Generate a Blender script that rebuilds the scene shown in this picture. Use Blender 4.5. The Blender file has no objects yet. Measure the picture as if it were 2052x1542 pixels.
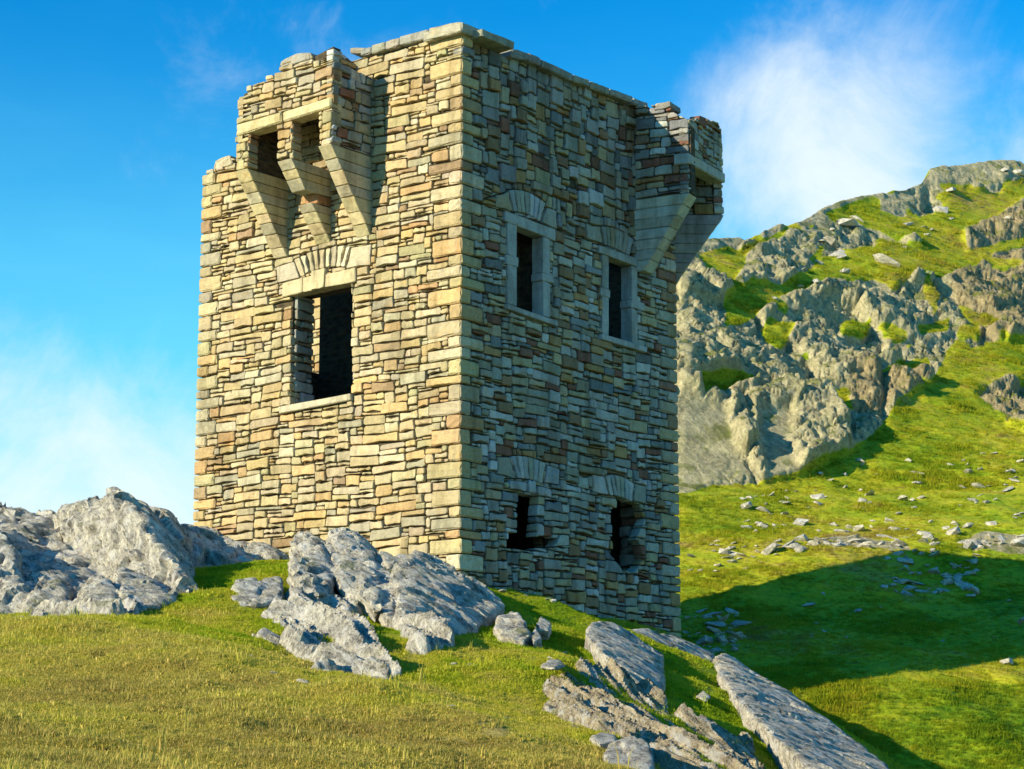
import bpy, bmesh, math, random
import numpy as np
from mathutils import Vector, Matrix
R_ = math.radians
SC = bpy.context.scene
COL = SC.collection
random.seed(11)

# ------------------------------------------------------------------ camera
FPX, CXP, CYP, PITCH = 4200.0, 1026.0, 771.0, R_(10.27)
cam_d = bpy.data.cameras.new('camera'); cam = bpy.data.objects.new('camera', cam_d); COL.objects.link(cam)
cam_d.sensor_width = 36.0; cam_d.lens = 36.0 * FPX / 2052.0
cam_d.clip_start = 0.1; cam_d.clip_end = 3000
cam.location = (0, 0, 0); cam.rotation_euler = (R_(90) + PITCH, 0, 0)
SC.camera = cam

# ------------------------------------------------------------------ light
SUN_AZ, SUN_EL = 57.0, 20.5            # the light travels towards azimuth SUN_AZ (from +Y to +X)
sun_dir = Vector((-math.sin(R_(SUN_AZ)) * math.cos(R_(SUN_EL)), -math.cos(R_(SUN_AZ)) * math.cos(R_(SUN_EL)), math.sin(R_(SUN_EL))))
sl = bpy.data.lights.new('sun', 'SUN'); sl.energy = 5.0; sl.angle = R_(0.5); sl.color = (1.0, 0.86, 0.60)
so = bpy.data.objects.new('sun', sl); COL.objects.link(so)
so.rotation_euler = sun_dir.to_track_quat('Z', 'Y').to_euler()

vs = SC.view_settings
vs.view_transform = 'Standard'; vs.look = 'None'; vs.gamma = 1.0; vs.use_curve_mapping = False; vs.exposure = 0.65
SC.cycles.diffuse_bounces = 1

# ------------------------------------------------------------------ node helper
class NT:
    def __init__(s, tree):
        s.t = tree; s.n = tree.nodes; s.l = tree.links
    def put(s, sock, v):
        if isinstance(v, bpy.types.NodeSocket): s.l.new(v, sock)
        elif v is not None:
            if sock.type == 'RGBA' and len(v) == 3: v = (*v, 1)
            sock.default_value = v
    def node(s, typ, ins=None, **kw):
        nd = s.n.new(typ)
        for k, v in kw.items(): setattr(nd, k, v)
        for k, v in (ins or {}).items(): s.put(nd.inputs[k], v)
        return nd
    def math(s, op, a, b=0.0, c=0.0, clamp=False):
        nd = s.n.new('ShaderNodeMath'); nd.operation = op; nd.use_clamp = clamp
        s.put(nd.inputs[0], a); s.put(nd.inputs[1], b); s.put(nd.inputs[2], c)
        return nd.outputs[0]
    def vmath(s, op, a, b=(0, 0, 0), sc=None):
        nd = s.n.new('ShaderNodeVectorMath'); nd.operation = op
        s.put(nd.inputs[0], a); s.put(nd.inputs[1], b)
        if sc is not None: s.put(nd.inputs['Scale'], sc)
        return nd.outputs['Value'] if op in ('DOT_PRODUCT', 'LENGTH', 'DISTANCE') else nd.outputs[0]
    def mix(s, f, a, b, mode='MIX'):
        nd = s.n.new('ShaderNodeMix'); nd.data_type = 'RGBA'; nd.blend_type = mode
        s.put(nd.inputs[0], f); s.put(nd.inputs[6], a); s.put(nd.inputs[7], b)
        return nd.outputs[2]
    def noise(s, vec, scale, detail=4.0, rough=0.55, dist=0.0):
        nd = s.n.new('ShaderNodeTexNoise')
        s.put(nd.inputs['Vector'], vec); nd.inputs['Scale'].default_value = scale
        nd.inputs['Detail'].default_value = detail; nd.inputs['Roughness'].default_value = rough
        nd.inputs['Distortion'].default_value = dist
        return nd.outputs[0]
    def ramp(s, f, stops):
        nd = s.n.new('ShaderNodeValToRGB'); s.put(nd.inputs[0], f)
        e = nd.color_ramp.elements
        while len(e) < len(stops): e.new(0.5)
        for i, (p, c) in enumerate(stops):
            e[i].position = p
            e[i].color = (c, c, c, 1) if isinstance(c, (int, float)) else (*c, 1)
        return nd.outputs[0]
    def sstep(s, v, a, b):
        nd = s.n.new('ShaderNodeMapRange'); nd.interpolation_type = 'SMOOTHSTEP'
        s.put(nd.inputs[0], v); nd.inputs[1].default_value = a; nd.inputs[2].default_value = b
        nd.inputs[3].default_value = 0; nd.inputs[4].default_value = 1
        return nd.outputs[0]

# ------------------------------------------------------------------ sky
w = bpy.data.worlds.new('World'); SC.world = w; w.use_nodes = True
T = NT(w.node_tree); T.n.clear()
sky = T.node('ShaderNodeTexSky', sky_type='NISHITA')
sky.sun_disc = False; sky.sun_elevation = R_(SUN_EL); sky.sun_rotation = R_(180 + SUN_AZ)
sky.air_density = 1.0; sky.dust_density = 0.3; sky.ozone_density = 3.0
d = T.node('ShaderNodeTexCoord').outputs['Generated']
sep = T.node('ShaderNodeSeparateXYZ', {0: d})
hs = T.node('ShaderNodeHueSaturation', {'Saturation': 1.35, 'Value': 1.0, 'Color': sky.outputs[0]})
tint = T.mix(1.0, hs.outputs[0], (0.12, 1.62, 1.86), 'MULTIPLY')
# thin white veil towards the horizon, loose clouds drifting in it
veil = T.math('SUBTRACT', 1.0, T.sstep(sep.outputs[2], 0.02, 0.27))
n1 = T.noise(T.vmath('MULTIPLY', d, (1, 1, 2.2)), 2.3, 9, 0.60, 0.35)
n2 = T.noise(T.vmath('MULTIPLY', d, (1.15, 1, 1.0)), 10.0, 9, 0.66, 0.6)
def blob(px, py, r0, r1):
    u = Vector(((px - CXP) / FPX, (CYP - py) / FPX, 1)); c, s_ = math.cos(PITCH), math.sin(PITCH)
    v = Vector((u.x, c - s_ * u.y, s_ + c * u.y)).normalized()
    return T.math('SUBTRACT', 1.0, T.sstep(T.vmath('DISTANCE', T.vmath('NORMALIZE', d), tuple(v)), r0, r1))
b1 = blob(1740, 390, 0.0, 0.135)
b2 = blob(180, 1080, 0.0, 0.13)
b3 = blob(1600, 230, 0.0, 0.09)
wisp = T.math('ADD', T.math('MULTIPLY', n1, 0.55), T.math('MULTIPLY', n2, 0.45))
cl = T.math('ADD', T.math('MULTIPLY', b1, 0.34), T.math('ADD', T.math('MULTIPLY', b2, 0.30), T.math('MULTIPLY', b3, 0.05)))
cl = T.math('ADD', cl, T.math('MULTIPLY', veil, 0.20))
cloud = T.sstep(T.math('ADD', wisp, cl), 0.56, 0.94)
hz = T.math('SUBTRACT', 1.0, T.sstep(T.math('ADD', sep.outputs[2], T.math('MULTIPLY', T.math('SUBTRACT', n1, 0.5), 0.16)), 0.07, 0.38))
tint = T.mix(T.math('MULTIPLY', hz, 0.85), tint, (2.2, 7.8, 9.6))
c1 = T.mix(T.math('MULTIPLY', cloud, 0.95), tint, (8.0, 8.9, 9.2))
bg = T.node('ShaderNodeBackground', {'Color': c1, 'Strength': 0.074})
T.l.new(bg.outputs[0], T.node('ShaderNodeOutputWorld').inputs[0])

# ------------------------------------------------------------------ geometry helpers
def ray(px, py):
    u, v = (px - CXP) / FPX, (CYP - py) / FPX
    c, s = math.cos(PITCH), math.sin(PITCH)
    return np.array([u, c - s * v, s + c * v])
def at(px, py, Y):
    r = ray(px, py); return r * (Y / r[1])
def rayv(px, py):
    u, v = (px - CXP) / FPX, (CYP - py) / FPX
    c, s = math.cos(PITCH), math.sin(PITCH)
    return np.stack([u, c - s * v, s + c * v], -1)

def link(o, parent=None):
    COL.objects.link(o)
    if parent is not None: o.parent = parent
    return o
def tag(o, label=None, cat=None, group=None, kind=None):
    if label: o['label'] = label
    if cat: o['category'] = cat
    if group: o['group'] = group
    if kind: o['kind'] = kind
    return o
def new_mesh(name, V, F, mat, tint=None, smooth=True):
    me = bpy.data.meshes.new(name)
    me.from_pydata([tuple(v) for v in V], [], F)
    if smooth: me.shade_smooth(); me.set_sharp_from_angle(angle=0.62)
    if tint is not None:
        a = me.color_attributes.new('tint', 'FLOAT_COLOR', 'POINT')
        t = np.ones((len(V), 4), np.float32); t[:, :3] = tint
        a.data.foreach_set('color', t.ravel())
    me.materials.append(mat)
    return me
def grid_mesh(name, P, mat, smooth=True):
    """P: (rows, cols, 3) array"""
    r, c, _ = P.shape
    idx = np.arange(r * c).reshape(r, c)
    q = np.stack([idx[:-1, :-1], idx[:-1, 1:], idx[1:, 1:], idx[1:, :-1]], -1).reshape(-1, 4)
    return fast_mesh(name, P.reshape(-1, 3), q, mat, smooth)
def fast_mesh(name, V, Q, mat, smooth=True):
    me = bpy.data.meshes.new(name)
    me.vertices.add(len(V)); me.vertices.foreach_set('co', np.asarray(V, np.float32).ravel())
    n, k = Q.shape
    me.loops.add(n * k); me.loops.foreach_set('vertex_index', Q.astype(np.int32).ravel())
    me.polygons.add(n); me.polygons.foreach_set('loop_start', (np.arange(n) * k).astype(np.int32))
    me.polygons.foreach_set('loop_total', np.full(n, k, np.int32))
    me.update(calc_edges=True); me.validate()
    if smooth: me.shade_smooth()
    if mat: me.materials.append(mat)
    return me

# ------------------------------------------------------------------ numpy noise
def h3(x, y, z, seed):
    h = (x.astype(np.int64) * 374761393 + y.astype(np.int64) * 668265263 + z.astype(np.int64) * 2147483647 + seed * 1274126177) & 0xffffffff
    h = ((h ^ (h >> 13)) * 1274126177) & 0xffffffff
    h = ((h ^ (h >> 16)) * 2246822519) & 0xffffffff
    h = h ^ (h >> 15)
    return (h & 0xffffff) / float(0x1000000)
def vnoise(P, seed=0):
    i = np.floor(P).astype(np.int64); f = P - i; f = f * f * (3 - 2 * f)
    x, y, z = i[..., 0], i[..., 1], i[..., 2]; fx, fy, fz = f[..., 0], f[..., 1], f[..., 2]
    def L(a, b, t): return a + (b - a) * t
    c = [[[h3(x + a, y + b, z + e, seed) for e in (0, 1)] for b in (0, 1)] for a in (0, 1)]
    return L(L(L(c[0][0][0], c[1][0][0], fx), L(c[0][1][0], c[1][1][0], fx), fy),
             L(L(c[0][0][1], c[1][0][1], fx), L(c[0][1][1], c[1][1][1], fx), fy), fz) * 2 - 1
def fbm(P, oct=4, seed=0, gain=0.5, ridge=False):
    s, a, tot = 0, 1.0, 0
    for k in range(oct):
        n = vnoise(P * (2.03 ** k) + 17.3 * k, seed + k)
        if ridge: n = 1 - 2 * np.abs(n)
        s = s + a * n; tot += a; a *= gain
    return s / tot
def worley(P, seed=0):
    i = np.floor(P).astype(np.int64); f = P - i
    d1 = np.full(P.shape[:-1], 9.0); d2 = d1.copy(); cid = np.zeros_like(d1); off = np.zeros(P.shape)
    for a in (-1, 0, 1):
        for b in (-1, 0, 1):
            for e in (-1, 0, 1):
                x, y, z = i[..., 0] + a, i[..., 1] + b, i[..., 2] + e
                o = np.stack([a + h3(x, y, z, seed), b + h3(x, y, z, seed + 1), e + h3(x, y, z, seed + 2)], -1) - f
                dd = np.sqrt((o ** 2).sum(-1)); m = dd < d1
                d2 = np.where(m, d1, np.minimum(d2, dd)); cid = np.where(m, h3(x, y, z, seed + 3), cid)
                off = np.where(m[..., None], o, off); d1 = np.where(m, dd, d1)
    return d1, d2, cid, off
def tps(pts, vals, lam=1e-3):
    pts = np.asarray(pts, float); n = len(pts)
    def phi(r2): return 0.5 * r2 * np.log(r2 + 1e-9)
    K = phi(((pts[:, None] - pts[None]) ** 2).sum(-1)) + lam * np.eye(n)
    Pm = np.c_[np.ones(n), pts]; A = np.block([[K, Pm], [Pm.T, np.zeros((3, 3))]])
    wt = np.linalg.solve(A, np.r_[vals, 0, 0, 0])
    def ev(X):
        out = wt[n] + X[..., 0] * wt[n + 1] + X[..., 1] * wt[n + 2]
        for k in range(n): out = out + wt[k] * phi((X[..., 0] - pts[k, 0]) ** 2 + (X[..., 1] - pts[k, 1]) ** 2)
        return out
    return ev
def inpoly(X, Y, poly):
    r = np.zeros(X.shape, bool); n = len(poly)
    for i in range(n):
        x0, y0 = poly[i]; x1, y1 = poly[(i + 1) % n]
        c = ((y0 > Y) != (y1 > Y)) & (X < (x1 - x0) * (Y - y0) / ((y1 - y0) if y1 != y0 else 1e-9) + x0)
        r ^= c
    return r

# ------------------------------------------------------------------ materials
def mat_new(name):
    m = bpy.data.materials.new(name); m.use_nodes = True
    t = NT(m.node_tree); t.n.clear()
    bs = t.node('ShaderNodeBsdfPrincipled'); out = t.node('ShaderNodeOutputMaterial')
    t.l.new(bs.outputs[0], out.inputs[0])
    bs.inputs['Specular IOR Level'].default_value = 0.25
    return m, t, bs
def bump(t, h, dist, strength=1.0, prev=None):
    nd = t.node('ShaderNodeBump', {'Height': h, 'Distance': dist, 'Strength': strength})
    if prev is not None: t.l.new(prev, nd.inputs['Normal'])
    return nd.outputs[0]

def stone_material(name, smooth=1.0):
    m, t, bs = mat_new(name)
    P = t.node('ShaderNodeNewGeometry').outputs['Position']
    A = t.node('ShaderNodeAttribute', attribute_name='tint').outputs['Color']
    big = t.noise(P, 2.2, 4, 0.6)
    mid = t.noise(P, 11, 7, 0.65, 0.3)
    fine = t.noise(P, 60, 6, 0.7)
    bed = t.noise(t.vmath('MULTIPLY', P, (3, 3, 38)), 1.6, 5, 0.6)
    f = t.math('ADD', t.math('MULTIPLY', mid, 0.75), t.math('MULTIPLY', fine, 0.45))
    f = t.math('ADD', f, t.math('MULTIPLY', bed, 0.25))
    c = t.mix(1.0, A, t.ramp(f, [(0.40, (0.55, 0.53, 0.50)), (0.70, (1.0, 1.0, 1.0)), (0.95, (1.30, 1.27, 1.20))]), 'MULTIPLY')
    och = t.sstep(t.noise(P, 3.1, 5, 0.65, 0.5), 0.56, 0.72)
    c = t.mix(t.math('MULTIPLY', och, 0.45), c, t.mix(1.0, c, (1.35, 0.92, 0.48), 'MULTIPLY'))
    lich = t.sstep(t.noise(P, 17, 6, 0.7), 0.60, 0.72)
    c = t.mix(t.math('MULTIPLY', lich, 0.40), c, (0.50, 0.49, 0.42))
    blk = t.sstep(t.noise(P, 7.5, 6, 0.72, 0.6), 0.60, 0.74)
    c = t.mix(t.math('MULTIPLY', blk, 0.45), c, (0.09, 0.085, 0.075))
    wth = t.sstep(big, 0.35, 0.75)
    c = t.mix(t.math('MULTIPLY', wth, 0.20), c, (0.24, 0.235, 0.20))
    run = t.noise(t.vmath('MULTIPLY', P, (1.6, 1.6, 0.28)), 1.5, 6, 0.68, 0.3)
    c = t.mix(1.0, c, t.ramp(run, [(0.36, (0.66, 0.64, 0.60)), (0.52, (1.0, 1.0, 1.0)), (0.70, (1.12, 1.10, 1.06))]), 'MULTIPLY')
    t.l.new(c, bs.inputs['Base Color']); bs.inputs['Roughness'].default_value = 0.92
    b = bump(t, mid, 0.030 * smooth, 1.0)
    b = bump(t, bed, 0.012 * smooth, 0.9, b)
    b = bump(t, fine, 0.006, 0.9, b)
    t.l.new(b, bs.inputs['Normal'])
    return m
M_stone = stone_material('weathered_stone')
M_dress = stone_material('dressed_stone', 0.35)

def core_material():
    m, t, bs = mat_new('rubble_core')
    P = t.node('ShaderNodeNewGeometry').outputs['Position']
    n = t.noise(P, 8, 6, 0.7)
    v = t.node('ShaderNodeTexVoronoi', {'Vector': t.vmath('MULTIPLY', P, (3.5, 3.5, 9)), 'Scale': 1.3}, feature='F1')
    c = t.ramp(t.math('ADD', t.math('MULTIPLY', n, 0.7), t.math('MULTIPLY', v.outputs['Distance'], 0.4)), [(0.3, (0.035, 0.029, 0.020)), (0.8, (0.12, 0.095, 0.055))])
    t.l.new(c, bs.inputs['Base Color']); bs.inputs['Roughness'].default_value = 1
    t.l.new(bump(t, t.math('ADD', n, v.outputs['Distance']), 0.05), bs.inputs['Normal'])
    return m
M_core = core_material()

def crag_color(t, P, nz):
    """bare schist: grey, streaked along the cleavage, with pale and mossy lichen"""
    lin = Vector((0.60, -0.32, -0.73)).normalized(); fn = Vector((0.62, -0.45, 0.64))
    fn = (fn - lin * fn.dot(lin)).normalized(); sd = lin.cross(fn)
    comb = t.node('ShaderNodeCombineXYZ', {0: t.math('MULTIPLY', t.vmath('DOT_PRODUCT', P, tuple(lin)), 0.9),
                                         1: t.math('MULTIPLY', t.vmath('DOT_PRODUCT', P, tuple(fn)), 7.0),
                                         2: t.math('MULTIPLY', t.vmath('DOT_PRODUCT', P, tuple(sd)), 5.0)}).outputs[0]
    st = t.noise(comb, 1.6, 8, 0.68, 0.35)
    st2 = t.noise(comb, 6.0, 6, 0.7, 0.2)
    mid = t.noise(P, 3.2, 7, 0.68, 0.3)
    fine = t.noise(P, 34, 6, 0.72)
    f = t.math('ADD', t.math('MULTIPLY', st, 0.45), t.math('ADD', t.math('MULTIPLY', mid, 0.35), t.math('MULTIPLY', fine, 0.25)))
    c = t.ramp(f, [(0.42, (0.07, 0.068, 0.062)), (0.49, (0.21, 0.20, 0.18)), (0.55, (0.36, 0.34, 0.29)), (0.63, (0.52, 0.50, 0.43))])
    crack = t.sstep(st2, 0.36, 0.45)
    c = t.mix(crack, t.mix(1.0, c, (0.22, 0.21, 0.20), 'MULTIPLY'), c)
    return c, st, st2, mid, fine, comb

def rock_material(name, tint_rgb=(1, 1, 1), moss=0.5, bumps=1.0, scale=1.0, pale=0.0):
    m, t, bs = mat_new(name)
    g = t.node('ShaderNodeNewGeometry'); P = t.vmath('SCALE', g.outputs['Position'], sc=scale)
    nz = t.node('ShaderNodeSeparateXYZ', {0: g.outputs['Normal']}).outputs[2]
    c, st, st2, mid, fine, comb = crag_color(t, P, nz)
    c = t.mix(1.0, c, tint_rgb, 'MULTIPLY')
    wl = t.sstep(t.noise(comb, 0.9, 8, 0.72, 0.5), 0.50, 0.60)
    c = t.mix(t.math('MULTIPLY', wl, 0.6), c, (0.74, 0.73, 0.68))
    stk = t.sstep(st2, 0.54, 0.64)
    c = t.mix(t.math('MULTIPLY', stk, 0.45), c, (0.62, 0.62, 0.60))
    yl = t.sstep(t.noise(P, 2.1, 6, 0.7, 0.5), 0.55, 0.70)
    c = t.mix(t.math('MULTIPLY', yl, 0.35), c, (0.36, 0.32, 0.16))
    ms = t.math('MULTIPLY', t.sstep(t.noise(P, 1.7, 7, 0.7, 0.4), 0.55, 0.66), t.sstep(nz, 0.35, 0.75))
    c = t.mix(t.math('MULTIPLY', ms, moss), c, (0.10, 0.125, 0.028))
    if pale: c = t.mix(pale, c, (0.66, 0.64, 0.55))
    t.l.new(c, bs.inputs['Base Color']); bs.inputs['Roughness'].default_value = 0.88
    b = bump(t, st, 0.10 * bumps, 1.0)
    b = bump(t, mid, 0.07 * bumps, 1.0, b)
    b = bump(t, st2, 0.045 * bumps, 1.0, b)
    b = bump(t, fine, 0.010 * bumps, 0.9, b)
    t.l.new(b, bs.inputs['Normal'])
    return m
M_rock = rock_material('schist', (1.6, 1.57, 1.46), 0.7, 0.9)
M_rock2 = rock_material('layered_schist', (1.45, 1.27, 0.92), 0.3, 1.2)
M_fieldstone = rock_material('field_stone', (1.4, 1.35, 1.2), 0.15, 0.5, 1.6, 0.30)

def grass_color(t, P):
    """turf: fresh green with drifts of dry straw, same colours in the ground and in the blades"""
    a = t.noise(P, 0.42, 4, 0.6, 0.3)
    b = t.noise(P, 1.9, 6, 0.68)
    sp = t.node('ShaderNodeSeparateXYZ', {0: P})
    # the near slope is dry, grazed grass; the hollow by the tower is greener
    near = t.math('SUBTRACT', 1.0, t.sstep(t.math('ADD', sp.outputs[1], t.math('MULTIPLY', sp.outputs[0], 0.9)), 15.0, 29.0))
    f = t.math('ADD', t.math('MULTIPLY', a, 0.75), t.math('ADD', t.math('MULTIPLY', b, 0.45), t.math('MULTIPLY', near, 0.29)))
    return t.ramp(f, [(0.44, (0.14, 0.270, 0.005)), (0.56, (0.31, 0.410, 0.010)), (0.70, (0.50, 0.465, 0.045)), (0.83, (0.58, 0.47, 0.12)), (0.98, (0.42, 0.32, 0.10))])

def turf_material():
    m, t, bs = mat_new('turf')
    g = t.node('ShaderNodeNewGeometry'); P = g.outputs['Position']
    c = grass_color(t, P)
    f = t.noise(P, 26, 6, 0.75)
    c = t.mix(1.0, c, t.ramp(f, [(0.30, 0.35), (0.55, 0.85), (0.8, 1.2)]), 'MULTIPLY')
    t.l.new(c, bs.inputs['Base Color']); bs.inputs['Roughness'].default_value = 1
    b = bump(t, t.noise(P, 5, 5, 0.7), 0.10); b = bump(t, f, 0.03, 1, b)
    t.l.new(b, bs.inputs['Normal'])
    return m
M_turf = turf_material()
def blade_material():
    m, t, bs = mat_new('grass_blades')
    g = t.node('ShaderNodeNewGeometry'); P = g.outputs['Position']
    c = grass_color(t, P)
    r = t.node('ShaderNodeAttribute', attribute_name='tone').outputs['Fac']
    c = t.mix(1.0, c, t.ramp(r, [(0.0, (0.75, 0.82, 0.6)), (0.6, (1.2, 1.15, 1.0)), (1.0, (1.7, 1.5, 1.8))]), 'MULTIPLY')
    t.l.new(c, bs.inputs['Base Color']); bs.inputs['Roughness'].default_value = 0.7
    tr = t.node('ShaderNodeBsdfTranslucent', {'Color': t.mix(1.0, c, (0.9, 1.1, 0.5), 'MULTIPLY')})
    mx = t.node('ShaderNodeMixShader', {0: 0.35}); t.l.new(bs.outputs[0], mx.inputs[1]); t.l.new(tr.outputs[0], mx.inputs[2])
    t.l.new(mx.outputs[0], [n for n in t.n if n.type == 'OUTPUT_MATERIAL'][0].inputs[0])
    return m
M_blade = blade_material()

def hill_grass(t, P):
    a = t.noise(P, 0.16, 5, 0.62, 0.4); b = t.noise(t.vmath('MULTIPLY', P, (1, 1, 3.2)), 1.3, 6, 0.7)
    f = t.math('ADD', t.math('MULTIPLY', a, 0.7), t.math('MULTIPLY', b, 0.5))
    gr = t.ramp(f, [(0.44, (0.10, 0.220, 0.004)), (0.54, (0.260, 0.350, 0.007)), (0.65, (0.420, 0.415, 0.014)), (0.76, (0.38, 0.28, 0.07))])
    dk = t.sstep(t.noise(t.vmath('MULTIPLY', P, (0.8, 0.8, 3.0)), 2.6, 6, 0.75), 0.57, 0.67)
    return t.mix(t.math('MULTIPLY', dk, 0.62), gr, (0.085, 0.105, 0.010)), b
def hill_material():
    m, t, bs = mat_new('hillside')
    g = t.node('ShaderNodeNewGeometry'); P = g.outputs['Position']
    nz = t.node('ShaderNodeSeparateXYZ', {0: g.outputs['Normal']}).outputs[2]
    rk = t.node('ShaderNodeAttribute', attribute_name='rock').outputs['Fac']
    br = t.node('ShaderNodeAttribute', attribute_name='brown').outputs['Fac']
    # grass
    hi = t.noise(t.vmath('MULTIPLY', P, (1, 1, 2.0)), 7, 6, 0.75)
    gr, b = hill_grass(t, P)
    gr = t.mix(1.0, gr, t.ramp(hi, [(0.34, 0.45), (0.44, 1.0), (0.7, 1.35)]), 'MULTIPLY')
    # crag
    P2 = t.vmath('SCALE', P, sc=0.55)
    c, st, st2, mid, fine, comb = crag_color(t, P2, nz)
    c = t.mix(0.35, c, (0.40, 0.385, 0.27))
    c = t.mix(1.0, c, (1.42, 1.34, 0.98), 'MULTIPLY')
    gn = t.noise(P, 9, 5, 0.8)
    c = t.mix(1.0, c, t.ramp(gn, [(0.34, 0.60), (0.46, 1.0), (0.66, 1.3)]), 'MULTIPLY')
    yl = t.sstep(t.noise(P, 1.1, 8, 0.75, 0.5), 0.47, 0.66)
    c = t.mix(t.math('MULTIPLY', yl, 0.55), c, (0.44, 0.42, 0.21))
    wl = t.sstep(t.noise(P, 4.5, 6, 0.75), 0.57, 0.68)
    c = t.mix(t.math('MULTIPLY', wl, 0.55), c, (0.52, 0.50, 0.42))
    dk = t.sstep(t.noise(P, 0.9, 7, 0.7, 0.6), 0.58, 0.70)
    c = t.mix(t.math('MULTIPLY', dk, 0.25), c, (0.16, 0.14, 0.11))
    c = t.mix(t.math('MULTIPLY', br, 0.50), c, t.mix(1.0, c, (0.62, 0.44, 0.30), 'MULTIPLY'))
    ms = t.math('MULTIPLY', t.sstep(t.noise(P, 0.8, 7, 0.7, 0.4), 0.50, 0.60), t.sstep(nz, 0.55, 0.85))
    c = t.mix(t.math('MULTIPLY', ms, 0.8), c, (0.13, 0.17, 0.012))
    m1 = t.sstep(rk, 0.40, 0.60)
    col = t.mix(m1, gr, c)
    t.l.new(col, bs.inputs['Base Color']); bs.inputs['Roughness'].default_value = 0.95
    br1 = bump(t, mid, 0.18); br1 = bump(t, st, 0.10, 0.9, br1); br1 = bump(t, gn, 0.05, 1.0, br1); br1 = bump(t, fine, 0.05, 0.9, br1)
    bg1 = bump(t, b, 0.16, 0.8); bg1 = bump(t, hi, 0.07, 1, bg1)
    mv = t.node('ShaderNodeMix', data_type='VECTOR'); t.l.new(m1, mv.inputs[0]); t.l.new(bg1, mv.inputs[4]); t.l.new(br1, mv.inputs[5])
    t.l.new(mv.outputs[1], bs.inputs['Normal'])
    return m
M_hill = hill_material()

# ------------------------------------------------------------------ ground (the knoll)
GP = [ # pixel x, pixel y, distance
 (-300,1560,11),(-300,1420,17),(-300,1250,26),(-300,1200,33),
 (0,1542,13),(0,1400,18),(0,1290,23),(0,1236,27.5),(60,1225,29.5),
 (250,1542,13.5),(250,1400,18),(250,1300,22.5),(220,1230,28),(330,1205,30),(420,1170,32),
 (500,1542,14),(500,1400,18.3),(500,1290,24),(480,1215,29.5),(570,1135,34.5),(480,1150,35),
 (750,1542,14.5),(750,1400,19.5),(780,1370,24),(650,1350,25),
 (950,1542,15.5),(950,1420,20.5),(950,1330,27),(880,1275,30.5),(960,1225,33.5),(921,1165,35.9),(800,1150,36.2),(650,1115,36.6),
 (1100,1560,17),(1050,1440,21.5),(1050,1300,30.5),(1110,1238,35.3),(1160,1233,36.8),
 (1210,1560,18.5),(1200,1470,21.5),(1150,1330,28),(1260,1345,31),
 (1400,1600,20),(1350,1410,29.5),(1400,1330,36),(1300,1290,37.8),(1420,1318,39.3),(1375,1296,41),
 (1500,1560,23.5),(1450,1440,29.5),(1560,1600,25),(1640,1600,27),
]
pts = [at(*p) for p in GP]
pts += [np.array(p, float) for p in [
 (0,0,-1.6),(0,6,-1.15),(-6,5,-1.0),(6,5,-1.7),(-12,0,-1.6),(14,0,-2.6),(10,14,-2.2),(9,22,-2.2),(8.5,30,-1.8),(9.0,36,-1.6),(13,30,-3.2),(16,20,-3.2),(14,40,-3.0),
 (5.2,43.5,0.9),(7,44,0.0),(1,47,2.0),(-5,46,2.2),(-10,44,1.2),(-16,40,0.6),(-18,28,0.8),(-16,14,-0.6),(-8,50,0.3),(6,52,-0.6),(20,48,-3)]]
pts = np.array(pts)
g_ev = tps(pts[:, :2], pts[:, 2], 0.01)
def smooth(a, b, x):
    t = np.clip((x - a) / (b - a), 0, 1); return t * t * (3 - 2 * t)
def ground_z(X, Y, fine=True):
    Z = g_ev(np.stack([X, Y], -1))
    out = np.maximum(smooth(17, 30, np.abs(X + 1)), np.maximum(smooth(50, 62, Y), smooth(2, 14, -Y)))
    Z = Z * (1 - out) + (-2.6) * out
    if fine:
        Pn = np.stack([X, Y, np.zeros_like(X)], -1)
        near = smooth(6, 11, Y)
        Z = Z + near * (0.14 * fbm(Pn * 0.5, 3, 5) + 0.085 * np.maximum(fbm(Pn * 1.3, 3, 9), -0.15) + 0.045 * fbm(Pn * 3.2, 3, 3))
        dx_ = X + 0.75 - (18.6 - Y) * 0.62
        Z = Z + 0.20 * np.exp(-(dx_ / np.where(dx_ > 0, 0.30, 1.1)) ** 2) * smooth(14.0, 15.2, Y) * (1 - smooth(18.5, 19.8, Y))
    return Z
def axis(lo, a, b, hi, st, n=16):
    core = np.arange(a, b + 1e-6, st)
    g = np.geomspace(st * 2, abs(lo - a) + 1e-6, n); h = np.geomspace(st * 2, abs(hi - b) + 1e-6, n)
    return np.r_[(a - g)[::-1], core, b + h]
gx = axis(-400, -13, 12, 400, 0.075); gy = axis(-300, 7, 44, 60, 0.085, 14)
GX, GY = np.meshgrid(gx, gy)
GZ = ground_z(GX, GY)
ground = link(bpy.data.objects.new('ground', grid_mesh('ground', np.stack([GX, GY, GZ], -1), M_turf)))
tag(ground, kind='structure')

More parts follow.
